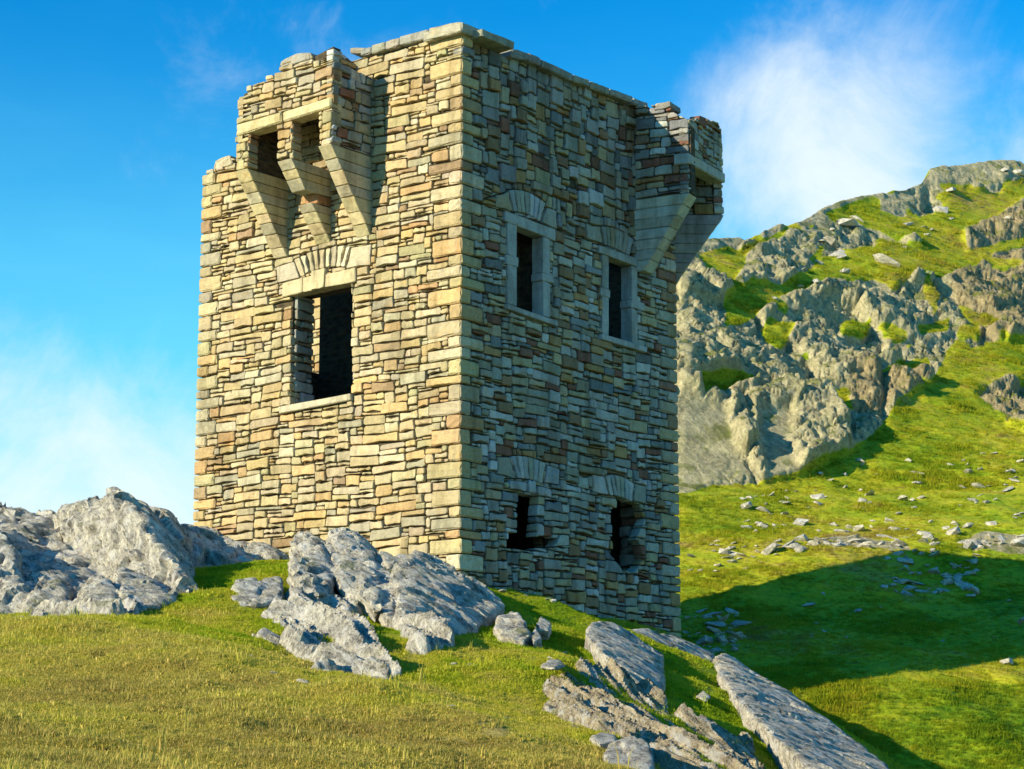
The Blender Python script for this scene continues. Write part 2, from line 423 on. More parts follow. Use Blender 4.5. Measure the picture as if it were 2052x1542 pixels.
# ------------------------------------------------------------------ rocks: joined slabs, roughened along the cleavage
LIN = np.array([0.60, -0.32, -0.73]); LIN /= np.linalg.norm(LIN)
FN = np.array([0.62, -0.45, 0.64]); FN -= LIN * FN.dot(LIN); FN /= np.linalg.norm(FN); SD = np.cross(LIN, FN)
def rock(name, chunks, label, cat, mat=None, voxel=0.05, amp=1.0, seed=0, group=None, layer=1.0, kind=None, lift=0.982, sink=0.18):
    bm = bmesh.new()
    for ch in chunks:
        tops_ = [at(p[0], p[1], p[2] * lift) for p in ch]
        vs_ = [bm.verts.new(q) for q in tops_ + [q + np.array([0.0, sink * 0.9, -sink]) for q in tops_]]
        r = bmesh.ops.convex_hull(bm, input=vs_)
        junk = [v for v in vs_ if v.is_valid and not v.link_faces]
        if junk: bmesh.ops.delete(bm, geom=junk, context='VERTS')
    me = bpy.data.meshes.new(name); bm.to_mesh(me); bm.free()
    o = bpy.data.objects.new(name, me); link(o)
    md = o.modifiers.new('remesh', 'REMESH'); md.mode = 'VOXEL'; md.voxel_size = voxel; md.adaptivity = 0
    dg = bpy.context.evaluated_depsgraph_get(); ev = o.evaluated_get(dg)
    m2 = bpy.data.meshes.new_from_object(ev)
    o.modifiers.clear()
    n = len(m2.vertices); V = np.empty(n * 3); m2.vertices.foreach_get('co', V); V = V.reshape(-1, 3)
    N = np.empty(n * 3); m2.vertices.foreach_get('normal', N); N = N.reshape(-1, 3)
    F = np.stack([V @ LIN * 0.55, V @ FN * 3.6, V @ SD * 2.2], -1)
    s1 = fbm(F, 4, seed + 2, 0.55)
    d1, d2, cid, off = worley(np.stack([V @ LIN * 0.8, V @ FN * 2.4, V @ SD * 1.5], -1) + 0.25 * fbm(V * 1.3, 2, seed)[:, None], seed + 5)
    big = fbm(V * 0.9, 3, seed + 9)
    g1, g2, cid2, off2 = worley(np.stack([V @ LIN * 2.0, V @ FN * 5.5, V @ SD * 3.6], -1), seed + 45)
    tl_ = np.cos(cid * 40) * off[..., 1] + np.sin(cid * 40) * off[..., 2] + 0.5 * np.cos(cid * 91) * off[..., 0]
    tl2 = np.cos(cid2 * 40) * off2[..., 1] + np.sin(cid2 * 40) * off2[..., 2]
    lay = V @ FN * 5.0 + 0.7 * fbm(V * 0.8, 2, seed + 61); saw = lay - np.floor(lay)
    disp = amp * (0.07 * big + layer * 0.045 * s1 + 0.06 * (cid - 0.5) + 0.13 * tl_ - 0.02 * np.exp(-((d2 - d1) / 0.04) ** 2)
                  + 0.02 * (cid2 - 0.5) + 0.04 * tl2 - 0.015 * np.exp(-((g2 - g1) / 0.05) ** 2) + layer * 0.05 * (saw - 0.5) * (0.6 + fbm(V * 1.2, 2, seed + 71))
                  + 0.010 * fbm(V * 4.5, 4, seed + 21) + layer * 0.026 * fbm(F * 3.3, 3, seed + 31, ridge=True))
    V = V + N * disp[:, None]
    m2.vertices.foreach_set('co', V.astype(np.float32).ravel()); m2.update(); m2.shade_smooth(); m2.set_sharp_from_angle(angle=0.75)
    m2.materials.clear(); m2.materials.append(mat or M_rock)
    o.data = m2; m2.name = name; bpy.data.meshes.remove(me)
    tag(o, label, cat, group, kind)
    return o
def on_ground(px, py, y0=9.0):
    Ys = np.linspace(y0, 44, 700); r = ray(px, py); X = r[0] / r[1] * Ys; Zr = r[2] / r[1] * Ys
    d_ = ground_z(X, Ys, False) - Zr; k = np.argmax(d_ > 0) if (d_ > 0).any() else int(np.argmax(d_))
    return X[k], Ys[k]
STK = np.array([0.52, -0.854]); DIPD = np.array([0.854, 0.52])     # ribs run towards the viewer and to the right, and dip to the right
def ribbed(name, poly, label, cat, mat, amp, lam, seed, step=0.035):
    """bare rock breaking through the turf in ribs: steep on the left, sloping on the right"""
    q = [on_ground(*p) for p in poly]; xs = [a_[0] for a_ in q]; ys = [a_[1] for a_ in q]
    X, Y = np.meshgrid(np.arange(min(xs) - 0.5, max(xs) + 0.5, step), np.arange(min(ys) - 0.5, max(ys) + 0.5, step))
    P3 = np.stack([X, Y, 0 * X], -1)
    wa, wb = 0.28 * fbm(P3 * 0.9, 4, seed), 0.28 * fbm(P3 * 0.9, 4, seed + 1)
    m = inpoly(X + wa, Y + wb, q) * 1.0
    ms = blur(m, 7)
    u = X * STK[0] + Y * STK[1]; v = X * DIPD[0] + Y * DIPD[1]
    v = v + 0.35 * fbm(np.stack([u * 0.35, v * 0.6, 0 * u], -1), 3, seed + 3) + 0.06 * fbm(P3 * 2.2, 3, seed + 4)
    def saw(l_, sd):
        c = v / l_; k = np.floor(c); f = c - k
        hh = h3(k.astype(np.int64), np.floor(u / (l_ * 2.6) + 7 * h3(k.astype(np.int64), k.astype(np.int64) * 0, k.astype(np.int64) * 0, sd)).astype(np.int64), k.astype(np.int64) * 0, sd + 1)
        rise = np.clip(f / 0.16, 0, 1)
        return (0.35 + 0.65 * hh) * np.where(f < 0.16, rise, 1 - (f - 0.16) / 0.84)
    F = np.stack([u * 0.8, v * 5, 0 * u], -1)
    z = amp * (0.55 * saw(lam, seed + 5) + 0.30 * saw(lam * 0.37, seed + 7) + 0.13 * saw(lam * 0.13, seed + 9) + 0.35 * fbm(P3 * 0.9, 3, seed + 11) + 0.10 * fbm(F, 4, seed + 12) + 0.05 * fbm(P3 * 6, 3, seed + 13))
    Z = ground_z(X, Y) - 0.30 + ms * (0.24 + z)
    # tip the ribs over a little so that the cleavage overhangs
    X2 = X + DIPD[0] * 0.35 * ms * z; Y2 = Y + DIPD[1] * 0.35 * ms * z - 0.10 * ms * z
    keep = ms > 0.02
    idx_ = np.arange(X.size).reshape(X.shape)
    Q = np.stack([idx_[:-1, :-1], idx_[:-1, 1:], idx_[1:, 1:], idx_[1:, :-1]], -1).reshape(-1, 4)
    Q = Q[keep.ravel()[Q].all(1)]; uq_, inv = np.unique(Q, return_inverse=True)
    me = fast_mesh(name, np.stack([X2, Y2, Z], -1).reshape(-1, 3)[uq_], inv.reshape(-1, 4), mat)
    me.set_sharp_from_angle(angle=0.8)
    return tag(link(bpy.data.objects.new(name, me)), label, cat)
def blur(m, n):
    for _ in range(n):
        m = (m + np.roll(m, 1, 0) + np.roll(m, -1, 0) + np.roll(m, 1, 1) + np.roll(m, -1, 1)) / 5
    return m
LO = [
 [(105,1032,37.0),(160,1014,36.0),(225,998,34.8),(262,1014,33.8),(300,1070,32.6),(383,1190,30.6),(320,1190,31.3),(240,1185,32.1),(185,1150,33.4),(150,1090,35.2),(350,1042,37.8),(400,1165,34),(300,1024,37.8),(225,1002,39.5)],
 [(205,1004,35.2),(224,990,34.9),(240,1004,34.6),(262,1010,34.2),(250,1040,33.9),(205,1040,34.6),(228,996,36.6)],
 [(290,1022,38),(350,1042,37.8),(440,1085,37.8),(520,1118,37.3),(575,1112,37.0),(460,1155,35.5),(400,1175,35),(330,1100,36.2),(300,1060,38.6)],
 [(-90,1000,35),(0,1090,31.8),(22,1092,31.8),(48,1178,30),(50,1240,29.0),(-90,1260,28.6),(-20,1080,34),(50,1180,33)],
 [(-140,990,38),(0,1024,37.2),(40,1044,37.0),(105,1036,37.8),(110,1060,37),(150,1120,35.5),(60,1150,33.5),(0,1092,34.0),(-90,1080,34),(50,1040,40)],
 [(46,1178,30.5),(90,1160,30.6),(115,1162,30.6),(145,1205,29.6),(150,1232,28.9),(90,1236,28.6),(50,1240,28.5),(60,1152,32.3),(130,1150,32.3)],
 [(0,1090,35),(60,1100,35),(150,1090,35.2),(210,1110,34.5),(200,1200,31),(130,1200,30.6),(40,1200,31),(0,1180,32),(100,1120,36)],
]
rock('rock_outcrop', LO, 'largest jagged grey crag with a pointed top, left of the tower against the sky', 'rock outcrop', voxel=0.055, seed=3, amp=1.0)
ribbed('rock_outcrop', [(60,1200),(150,1185),(240,1180),(330,1190),(345,1215),(250,1236),(150,1238),(50,1240)],
       'low broken rock shelf along the foot of the pointed crag', 'rock outcrop', M_rock, 0.45, 0.6, 241)
rock('rock', [[(160,1190,30),(180,1165,30.6),(205,1155,30.9),(228,1180,30.2),(235,1225,28.6),(205,1236,28.2),(165,1228,28.5),(200,1160,32)],
              [(232,1180,30.2),(240,1150,31.0),(300,1158,31.4),(338,1176,31.2),(345,1208,29.9),(262,1225,28.7),(240,1150,32.6)]],
     'low split grey rock in the grass at the foot of the pointed crag', 'rock', voxel=0.04, seed=14, amp=0.7)
CO = [
 [(792,1150,33.4),(806,1146,33.3),(818,1180,32.4),(812,1232,31.0),(800,1236,31.0),(788,1190,32.2),(806,1150,34.6)],
 [(716,1160,32.6),(728,1150,32.8),(760,1190,31.6),(752,1222,30.8),(722,1190,31.5),(740,1160,33.8)],
 [(590,1136,32.6),(606,1128,32.8),(640,1165,31.9),(636,1192,31.0),(604,1180,31.3),(616,1130,33.8)],
 [(587,1138,33),(605,1112,33.4),(640,1104,33.8),(668,1140,33),(655,1188,31.4),(600,1190,31.2),(588,1160,31.8),(640,1110,35)],
 [(664,1120,34),(700,1106,34.4),(738,1108,34.6),(745,1140,33.4),(712,1200,31.4),(680,1160,32.3),(760,1112,35)],
 [(700,1150,33),(745,1122,34.2),(800,1112,34.9),(840,1108,35.3),(900,1140,35.2),(860,1220,31.8),(790,1250,30.7),(735,1200,31.5)],
 [(790,1150,33.0),(835,1107,35.3),(880,1122,35.4),(960,1174,35.2),(1012,1216,34.4),(960,1225,33.4),(905,1225,32.2),(852,1275,30.6),(870,1308,29.7),(812,1305,29.3),(796,1190,31.6),(840,1112,36.2),(960,1190,36.2)],
]
rock('rock_outcrop', CO, 'tall streaked outcrop rising in front of the sunlit wall beside the near corner', 'rock outcrop', voxel=0.05, seed=7, amp=0.8, lift=0.974, layer=1.5, sink=0.25)
rock('rock_outcrop', [[(578,1128,34.6),(582,1085,35),(600,1064,35.3),(625,1061,35.3),(648,1090,35),(640,1135,34)],
     [(640,1100,35),(662,1068,35.4),(690,1062,35.4),(720,1070,35.5),(757,1108,35.5),(740,1122,34.8),(660,1128,34.1),(690,1066,36.3)]],
     'pale knob of rock standing against the base of the sunlit wall', 'rock outcrop', voxel=0.04, seed=17, amp=0.6)
rock('rock', [[(455,1192,30.4),(480,1172,31),(512,1166,31.3),(518,1212,29.8),(480,1212,29.8),(500,1168,32)],
     [(510,1180,30.9),(530,1162,31.3),(560,1160,31.5),(570,1198,30.3),(522,1212,29.9),(540,1162,32.4)]],
     'low lumpy grey rock in the grass at the upper left end of the streaked outcrop', 'rock', voxel=0.035, seed=19, sink=0.15, amp=0.55)
ribbed('rock_outcrop', [(600,1165),(690,1135),(790,1150),(900,1190),(1005,1222),(925,1232),(880,1300),(850,1318),(800,1310),(765,1250),(735,1225),(712,1240),(745,1285),(806,1362),(765,1364),(690,1345),(610,1330),(572,1300),(560,1262),(508,1240),(556,1205)],
       'long low ribs of rock running down through the turf below the streaked outcrop', 'rock outcrop', M_rock, 0.48, 0.80, 201)
rock('rock', [[(513,1268,27.4),(528,1262,27.6),(564,1290,27),(556,1296,26.7),(540,1262,28.0),(575,1288,27.5)]],
     'thin pale blade of rock left of the rounded leaning slab', 'rock', voxel=0.025, seed=24, sink=0.15, amp=0.3)
rock('rock_slab', [[(1172,1268,32.8),(1186,1246,34.3),(1225,1249,35.3),(1265,1270,35.6),(1327,1314,34.3),(1327,1392,30.3),(1318,1404,29.8),(1258,1350,30.2),(1205,1306,31.2),
                    (1225,1262,37),(1327,1330,36),(1322,1410,31.5)]],
     'bluish streaked slab sloping down in front of the shaded wall', 'rock slab', voxel=0.04, seed=31, amp=0.34, layer=1.8, lift=0.972, sink=0.4)
rock('rock_ledge', [[(1255,1262,37.2),(1292,1262,37.8),(1370,1291,39.0),(1432,1314,39.3),(1425,1325,38),(1340,1312,36.8),(1275,1290,36.2),(1400,1300,41)]],
     'narrow pale rock ledge along the foot of the shaded wall', 'rock ledge', voxel=0.045, seed=33, amp=0.45)
rock('rock_slab', [[(1432,1316,38.2),(1450,1310,38.8),(1478,1324,39),(1560,1392,37),(1700,1472,33.5),(1790,1548,30.4),(1850,1620,28.6),(1690,1620,25.6),(1640,1545,27),(1545,1470,29),(1475,1400,32.2),(1440,1350,35.3),
                    (1480,1345,40.5),(1640,1500,36)]],
     'largest bluish slab sloping steeply down into the lower right corner', 'rock slab', voxel=0.045, seed=35, amp=0.34, layer=1.8, lift=0.962, sink=0.45)
ribbed('rock_outcrop', [(1062,1392),(1080,1362),(1150,1345),(1235,1365),(1300,1405),(1335,1440),(1380,1440),(1440,1472),(1500,1505),(1545,1580),(1440,1640),(1330,1590),(1250,1490),(1205,1468),(1110,1448),(1072,1425)],
       'brown and yellow finely layered rock nearest the bottom of the photo, right of centre', 'rock outcrop', M_rock2, 0.34, 0.50, 221, 0.026)
rock('boulder', [[(1210,1510,20),(1222,1492,20.4),(1250,1480,20.6),(1285,1478,20.6),(1304,1500,20.2),(1312,1530,19.8),(1300,1552,19.4),(1235,1556,19.2),(1216,1530,19.7),(1260,1480,21.6)]],
     'rounded grey boulder at the bottom edge below the layered rock', 'boulder', voxel=0.025, seed=43, amp=0.25, layer=0.6, lift=0.965, sink=0.25)
rock('rock', [[(990,1256,31.8),(1000,1240,32.2),(1040,1228,32.6),(1062,1272,31.2),(1048,1288,30.6),(1000,1270,31.2),(1030,1235,33.4)]],
     'broken grey rock in the grass in front of the near corner of the tower', 'rock', voxel=0.03, seed=51, sink=0.15, amp=0.4)
rock('rock', [[(1074,1250,32.5),(1082,1236,33),(1105,1250,32.8),(1100,1264,32.2),(1078,1264,32.2),(1090,1240,33.6)]],
     'upper of two small rocks just right of the broken grey rock', 'rock', voxel=0.025, seed=53, sink=0.15, amp=0.2)
rock('rock', [[(1064,1272,31.4),(1072,1254,31.9),(1086,1278,31.2),(1070,1288,30.8),(1080,1262,32.2)]],
     'lower, split one of two small rocks just right of the broken grey rock', 'rock', voxel=0.02, seed=54, sink=0.15, amp=0.18)
rock('rock', [[(946,1312,29),(956,1306,29.2),(976,1340,28),(966,1352,27.4),(948,1330,28.2),(960,1312,29.8)]],
     'small upright pale rock in the sunny grass between outcrop and layered rock', 'rock', voxel=0.02, seed=55, sink=0.02, lift=0.999, amp=0.2)
rock('rock', [[(1084,1336,26.2),(1100,1322,26.9),(1120,1322,27),(1132,1334,26.6),(1110,1340,26),(1110,1324,27.6)]],
     'flat bluish stone lying on the upper edge of the layered rock', 'rock', voxel=0.02, seed=56, sink=0.02, lift=0.999, amp=0.15)
rock('rock', [[(926,1262,32),(940,1252,32.4),(958,1262,32),(954,1276,31.4),(934,1276,31.4),(944,1256,32.8)]],
     'small dark rock in shaded grass beside the tail of the streaked outcrop', 'rock', voxel=0.02, seed=57, sink=0.02, lift=0.999, amp=0.15)
rock('rock', [[(788,1386,22.6),(800,1378,22.9),(828,1402,22.2),(818,1408,21.9),(810,1382,23.4)]],
     'small white stone in the dark hollow below the streaked outcrop', 'rock', mat=M_fieldstone, voxel=0.02, seed=58, sink=0.02, lift=0.999, amp=0.12)
rock('rock', [[(1395,1395,30.8),(1410,1384,31.2),(1424,1396,30.8),(1414,1404,30.4),(1408,1388,31.6)]],
     'small pale stone in the shaded grass between the two bluish slabs', 'rock', mat=M_fieldstone, voxel=0.02, seed=59, sink=0.02, lift=0.999, amp=0.12)
rock('rock', [[(958,1530,15.9),(975,1524,16.1),(998,1530,15.9),(990,1538,15.6),(980,1526,16.6)]],
     'flat white stone in the grass at the bottom edge, left of the boulder', 'rock', mat=M_fieldstone, voxel=0.015, seed=60, sink=0.02, lift=0.999, amp=0.05)
rock('rock', [[(20,1240,26.5),(35,1234,26.8),(50,1234,26.8),(48,1242,26.4),(35,1236,27.2)]],
     'flat pale stone in the grass below the crag at the left edge', 'rock', mat=M_fieldstone, voxel=0.02, seed=61, sink=0.02, lift=0.999, amp=0.08)
rock('rock', [[(1185,1480,21.2),(1200,1468,21.6),(1232,1472,21.6),(1236,1488,21),(1200,1492,20.8),(1215,1470,22.3)]],
     'small pale stone tucked behind the rounded boulder', 'rock', voxel=0.02, seed=62, sink=0.15, amp=0.14)

# ------------------------------------------------------------------ hillside
def crest(px):
    xs = [300, 900, 1340, 1415, 1480, 1540, 1600, 1650, 1700, 1760, 1800, 1845, 1862, 1900, 1960, 2052, 2300, 2800]
    ys = [1180, 900, 545, 488, 480, 462, 447, 420, 404, 396, 384, 372, 343, 337, 330, 324, 310, 300]
    return np.interp(px, xs, ys)
cols = np.r_[np.arange(300, 1320, 20), np.arange(1320, 2110, 2.6), np.arange(2110, 2900, 20)]
tt = np.r_[np.linspace(0, 1, 470)]
PX, TT = np.meshgrid(cols, tt)
CR = crest(PX); PY = 1640 + (CR - 1640) * TT
pyk = [300, 400, 480, 560, 700, 800, 900, 980, 1000, 1100, 1200, 1300, 1350, 1400, 1540, 1640]
YL = [90, 82, 76, 70, 64.5, 62, 60, 58.5, 57.2, 52.6, 49.2, 43.4, 40.9, 39.4, 37.8, 36.9]
YR = [112, 104, 96, 88, 78, 71, 65, 61.5, 59.5, 53.6, 50.0, 44.3, 42.6, 41.2, 39.0, 38]
wR = np.clip((PX - 1370) / (2052 - 1370), 0, 1.3)
# the cliff leans back further to the right
Yd = np.interp(PY, pyk, YL) * (1 - wR) + np.interp(PY, pyk, YR) * wR
RV = rayv(PX, PY); HP = RV * (Yd / RV[..., 1])[..., None]
# rock zones
RZ = [
 [(1320,560),(1400,505),(1440,500),(1500,535),(1520,560),(1490,590),(1460,630),(1455,660),(1500,655),(1560,600),(1620,580),(1690,568),(1740,560),(1790,580),(1845,555),(1885,575),(1925,545),(1960,520),(2000,500),(2060,490),(2200,480),(2200,690),(2060,690),(1955,690),(1960,655),(1925,660),(1905,720),(1880,765),(1840,790),(1800,808),(1765,850),(1735,890),(1660,920),(1560,962),(1450,980),(1360,990),(1300,992)],
 [(1855,335),(1880,330),(2060,310),(2200,300),(2200,350),(2060,360),(2010,372),(1950,380),(1895,372),(1862,365)],
 [(1790,378),(1850,362),(1875,385),(1868,425),(1830,432),(1760,425),(1760,405)],
 [(1620,425),(1700,395),(1755,390),(1750,402),(1700,412),(1640,432)],
 [(1520,450),(1580,445),(1570,472),(1530,480)],
 [(1395,480),(1450,470),(1520,480),(1490,505),(1410,500)],
 [(1500,515),(1540,495),(1600,500),(1625,540),(1570,575),(1515,575)],
 [(1640,480),(1700,455),(1760,460),(1750,495),(1680,515),(1640,520)],
 [(1540,520),(1580,470),(1660,450),(1700,470),(1640,500),(1600,530)],
 [(1930,470),(1990,440),(2060,395),(2200,390),(2200,470),(2060,475),(2010,480),(1940,500)],
 [(1945,365),(2000,362),(2010,385),(1950,390)],
 [(1955,790),(1985,770),(2060,745),(2200,700),(2200,880),(2060,862),(2020,850),(1990,825)],
 [(1650,1078),(1700,1072),(1760,1085),(1820,1092),(1835,1105),(1760,1106),(1690,1100)],
 [(1925,1082),(1990,1070),(2060,1080),(2060,1112),(1960,1106)],
 [(1790,352),(1850,350),(1848,375),(1790,380)],
]
GZN = [
 [(1400,520),(1470,503),(1500,540),(1470,575),(1415,560)],
 [(1470,640),(1490,590),(1600,570),(1700,530),(1850,500),(1920,480),(1925,530),(1860,555),(1740,565),(1640,585),(1560,605)],
 [(1405,760),(1480,742),(1512,752),(1500,775),(1450,790),(1410,805)],
 [(1750,748),(1800,722),(1855,712),(1862,735),(1840,748),(1790,755)],
 [(1835,655),(1905,640),(1900,668),(1840,672)],
 [(1450,600),(1490,590),(1500,625),(1465,640)],
 [(1895,700),(1960,660),(1965,690),(2060,700),(2060,740),(1940,790),(1880,790),(1850,800)],
 [(1840,560),(1880,590),(1870,640),(1850,600)],
 [(1540,640),(1600,655),(1570,690),(1530,670)],
 [(1690,640),(1740,640),(1730,665),(1690,660)],
]
wx = 15 * fbm(np.stack([PX / 60, PY / 60, 0 * PX], -1), 4, 3); wy = 12 * fbm(np.stack([PX / 60, PY / 60, 0 * PX + 7], -1), 4, 8)
def zone(polys, soft=False):
    m = np.zeros(PX.shape)
    for p in polys: m = np.maximum(m, inpoly(PX + wx, PY + wy, p))
    return m
def blur(m, n):
    for _ in range(n):
        m = (m + np.roll(m, 1, 0) + np.roll(m, -1, 0) + np.roll(m, 1, 1) + np.roll(m, -1, 1)) / 5
    return m
rk = zone(RZ) * (1 - zone(GZN))
nn = fbm(HP * 0.35, 5, 77)
rk = np.maximum(rk, ((nn > 0.36) & (PY < 700) & (PX < 2100)) * 1.0)           # loose outcrops on the upper slope
rk = rk * (1 - ((fbm(HP * 0.5, 4, 91) > 0.34) & (PX > 1450)) * 1.0)             # grassy ledges in the crags
rks = blur(rk, 4); rkb = blur(rk, 14)
gyv, gxv = np.gradient(HP, axis=(0, 1)); NR = np.cross(gxv, gyv); NR /= np.linalg.norm(NR, axis=-1)[..., None] + 1e-9
NR *= np.sign(-(NR * HP).sum(-1))[..., None]
AX = np.array([0.55, 0.35, 0.76]); AX /= np.linalg.norm(AX); A2 = np.cross(AX, [0, 1, 0]); A2 /= np.linalg.norm(A2); A3 = np.cross(AX, A2)
def aniso(P, s, k): return np.stack([P @ AX * s / k, P @ A2 * s, P @ A3 * s], -1)
warp = 0.5 * np.stack([fbm(HP * 0.5, 3, 61), fbm(HP * 0.5, 3, 62), fbm(HP * 0.5, 3, 63)], -1)
Pw = HP + warp
e1, e2, c1_, o1 = worley(aniso(Pw, 0.26, 1.4), 101)
f1, f2, c2_, o2 = worley(aniso(Pw, 0.8, 1.2), 131)
q1, q2, c3_, o3 = worley(aniso(Pw, 2.2, 1.5), 151)
def tilt(c, o): return np.cos(c * 40.0) * o[..., 1] + np.sin(c * 40.0) * o[..., 2] + 0.4 * np.cos(c * 91.0) * o[..., 0]
rel = 0.45 * (c1_ - 0.45) + 0.62 * tilt(c1_, o1) + 0.14 * (c2_ - 0.5) + 0.24 * tilt(c2_, o2) + 0.09 * (c3_ - 0.5) + 0.13 * tilt(c3_, o3)
rel -= 0.22 * np.exp(-((e2 - e1) / 0.04) ** 2) + 0.10 * np.exp(-((f2 - f1) / 0.06) ** 2)
g1_, g2_, c4_, o4 = worley(HP * np.array([3.2, 3.2, 2.4]) + 0.4 * warp, 161)
rel = blur(rel, 2) + 0.09 * fbm(HP * 3.5, 3, 191, 0.65) + 0.24 * fbm(HP * 0.9, 5, 171, 0.62) + 0.05 * tilt(c4_, o4) - 0.07 * np.exp(-((g2_ - g1_) / 0.06) ** 2) + 0.7 * fbm(HP * 0.16, 3, 181)
rel *= 1 - 0.65 * smooth(0.94, 1.0, TT)
# the sheet of clean rock low on the left is smoother
sm = blur(zone([[(1330,780),(1450,830),(1500,960),(1360,1000),(1330,1000)], [(1510,830),(1580,830),(1600,950),(1530,970)]]), 10)
rel = rel * (1 - 0.86 * sm)
grs = 0.20 * fbm(HP * 0.45, 4, 201) + 0.16 * np.maximum(fbm(HP * np.array([1.1, 1.1, 2.4]), 3, 211), 0) + 0.45 * fbm(HP * 0.11, 3, 221)
edge_fade = smooth(0, 0.03, TT)
lowz = 1 - 0.72 * smooth(1000, 1050, PY)
disp = (rks * lowz * (0.14 + rel) + (1 - rks) * grs) * edge_fade
dirv = NR * 0.75 + np.array([0, -0.45, 0.35]); dirv /= np.linalg.norm(dirv, axis=-1)[..., None]
HQ = HP + dirv * disp[..., None]
# behind the crest the hill falls away again
back = []
for k, dy in enumerate((0.6, 2, 6, 20, 60)):
    b = HQ[-1].copy(); b[:, 1] += dy; b[:, 2] -= 0.15 * dy + (0.05 if k == 0 else 0.3 * dy ** 0.7); back.append(b)
HF = np.concatenate([HQ, np.array(back)], 0)
nb = len(back)
RKF = np.concatenate([rks, np.zeros((nb, PX.shape[1]))], 0)
brn = blur(zone([[(1880,520),(2200,480),(2200,700),(1950,690),(1930,640)], [(1955,790),(2060,745),(2200,700),(2200,880),(2000,850)],
                 [(1690,740),(1860,740),(1860,800),(1700,830)], [(1930,440),(2200,380),(2200,480),(1940,500)]]), 12)
BRF = np.concatenate([brn, np.zeros((nb, PX.shape[1]))], 0)
# distinct crags become objects of their own, cut from the same relief
PXF = np.concatenate([PX + wx, np.repeat((PX + wx)[-1:], nb, 0)], 0); PYF = np.concatenate([PY + wy, np.full((nb, PX.shape[1]), -999.0)], 0)
CRAG = [
 ('cliff', [(1250,520),(1500,520),(1530,640),(1512,740),(1500,830),(1530,1000),(1250,1010)], 'pale lichened cliff face beside the right edge of the tower', 'cliff'),
 ('cliff', [(1500,560),(1760,550),(1760,700),(1700,860),(1700,940),(1530,1000),(1500,830),(1512,740)], 'ribbed grey cliff in the middle of the hillside above the stony grass', 'cliff'),
 ('crag', [(1760,540),(1925,540),(1930,660),(1905,780),(1700,870),(1700,700),(1760,700)], 'steep rib of brownish rock dropping between two patches of grass', 'crag'),
 ('crag', [(1925,480),(2300,440),(2300,715),(1930,715)], 'dark brown overhanging crag at the right edge of the photo', 'crag'),
 ('crag', [(1940,720),(2300,680),(2300,900),(1940,900)], 'lone brown rock face in the green slope low at the right edge', 'crag'),
 ('crag', [(1845,290),(2300,250),(2300,395),(1845,395)], 'long flat topped crag along the summit of the hill', 'crag'),
 ('crag', [(1755,345),(1880,355),(1880,445),(1755,445)], 'knobbly crag on the skyline just left of the summit crag', 'crag'),
 ('crag', [(1480,490),(1640,490),(1640,590),(1480,590)], 'rounded grey crag on the upper slope with deep shade on its right', 'crag'),
 ('crag', [(1925,380),(2300,370),(2300,478),(1925,505)], 'broken reddish crag on the slope below the summit crag', 'crag'),
]
idx = np.arange(HF.shape[0] * HF.shape[1]).reshape(HF.shape[:2])
QD = np.stack([idx[:-1, :-1], idx[:-1, 1:], idx[1:, 1:], idx[1:, :-1]], -1).reshape(-1, 4)
fr = (RKF[:-1, :-1] + RKF[1:, 1:]).reshape(-1) / 2
fx = PXF[:-1, :-1].reshape(-1); fy = PYF[:-1, :-1].reshape(-1)
owner = np.full(len(QD), -1)
for k, (nm, poly, lb, ct) in enumerate(CRAG):
    owner[(owner < 0) & (fr > 0.5) & inpoly(fx, fy, poly)] = k
Vall = HF.reshape(-1, 3); rkall = RKF.reshape(-1); brall = BRF.reshape(-1)
Fnrm = np.cross(Vall[QD[:, 2]] - Vall[QD[:, 0]], Vall[QD[:, 3]] - Vall[QD[:, 1]])
if (Fnrm * -Vall[QD[:, 0]]).sum() < 0: QD = QD[:, ::-1]
# shared normals keep the cut invisible
me_all = fast_mesh('hill_all', Vall, QD, None)
nrm_all = np.empty(len(Vall) * 3, np.float32); me_all.vertices.foreach_get('normal', nrm_all); nrm_all = nrm_all.reshape(-1, 3)
bpy.data.meshes.remove(me_all)
def sub_mesh(name, sel):
    q = QD[sel]; u, inv = np.unique(q, return_inverse=True)
    me = fast_mesh(name, Vall[u], inv.reshape(-1, 4), M_hill)
    for nm, arr in (('rock', rkall), ('brown', brall)):
        a = me.attributes.new(nm, 'FLOAT', 'POINT'); a.data.foreach_set('value', arr[u].astype(np.float32))
    try: me.normals_split_custom_set_from_vertices([tuple(v) for v in nrm_all[u]])
    except Exception: pass
    return me
hill = link(bpy.data.objects.new('hill', sub_mesh('hill', owner < 0))); tag(hill, kind='structure')
for k, (nm, poly, lb, ct) in enumerate(CRAG):
    s = owner == k
    if s.sum() > 30:
        o = link(bpy.data.objects.new(nm, sub_mesh(nm, s))); tag(o, lb, ct)

# stones lying on the slope
def hill_point(px, py):
    j = int(np.argmin(np.abs(cols - px))); i = int(np.argmin(np.abs(PY[:, j] - py)))
    return Vector(HQ[i, j]), Vector(NR[i, j])
def stone_proto(seed, flat=0.55):
    rnd = random.Random(seed); bm = bmesh.new()
    vs_ = [bm.verts.new(Vector((rnd.uniform(-1, 1), rnd.uniform(-1, 1), rnd.uniform(-1, 1) * flat)).normalized() * rnd.uniform(0.75, 1.1) * 0.5) for _ in range(16)]
    for v in vs_: v.co.z *= flat
    bmesh.ops.convex_hull(bm, input=vs_)
    bmesh.ops.delete(bm, geom=[v for v in bm.verts if not v.link_faces], context='VERTS')
    me = bpy.data.meshes.new('field_stone'); bm.to_mesh(me); bm.free(); me.materials.append(M_fieldstone)
    return me
SP = [stone_proto(s, random.Random(s).uniform(0.45, 0.9)) for s in range(9)]
rs = random.Random(5); nstone = 0
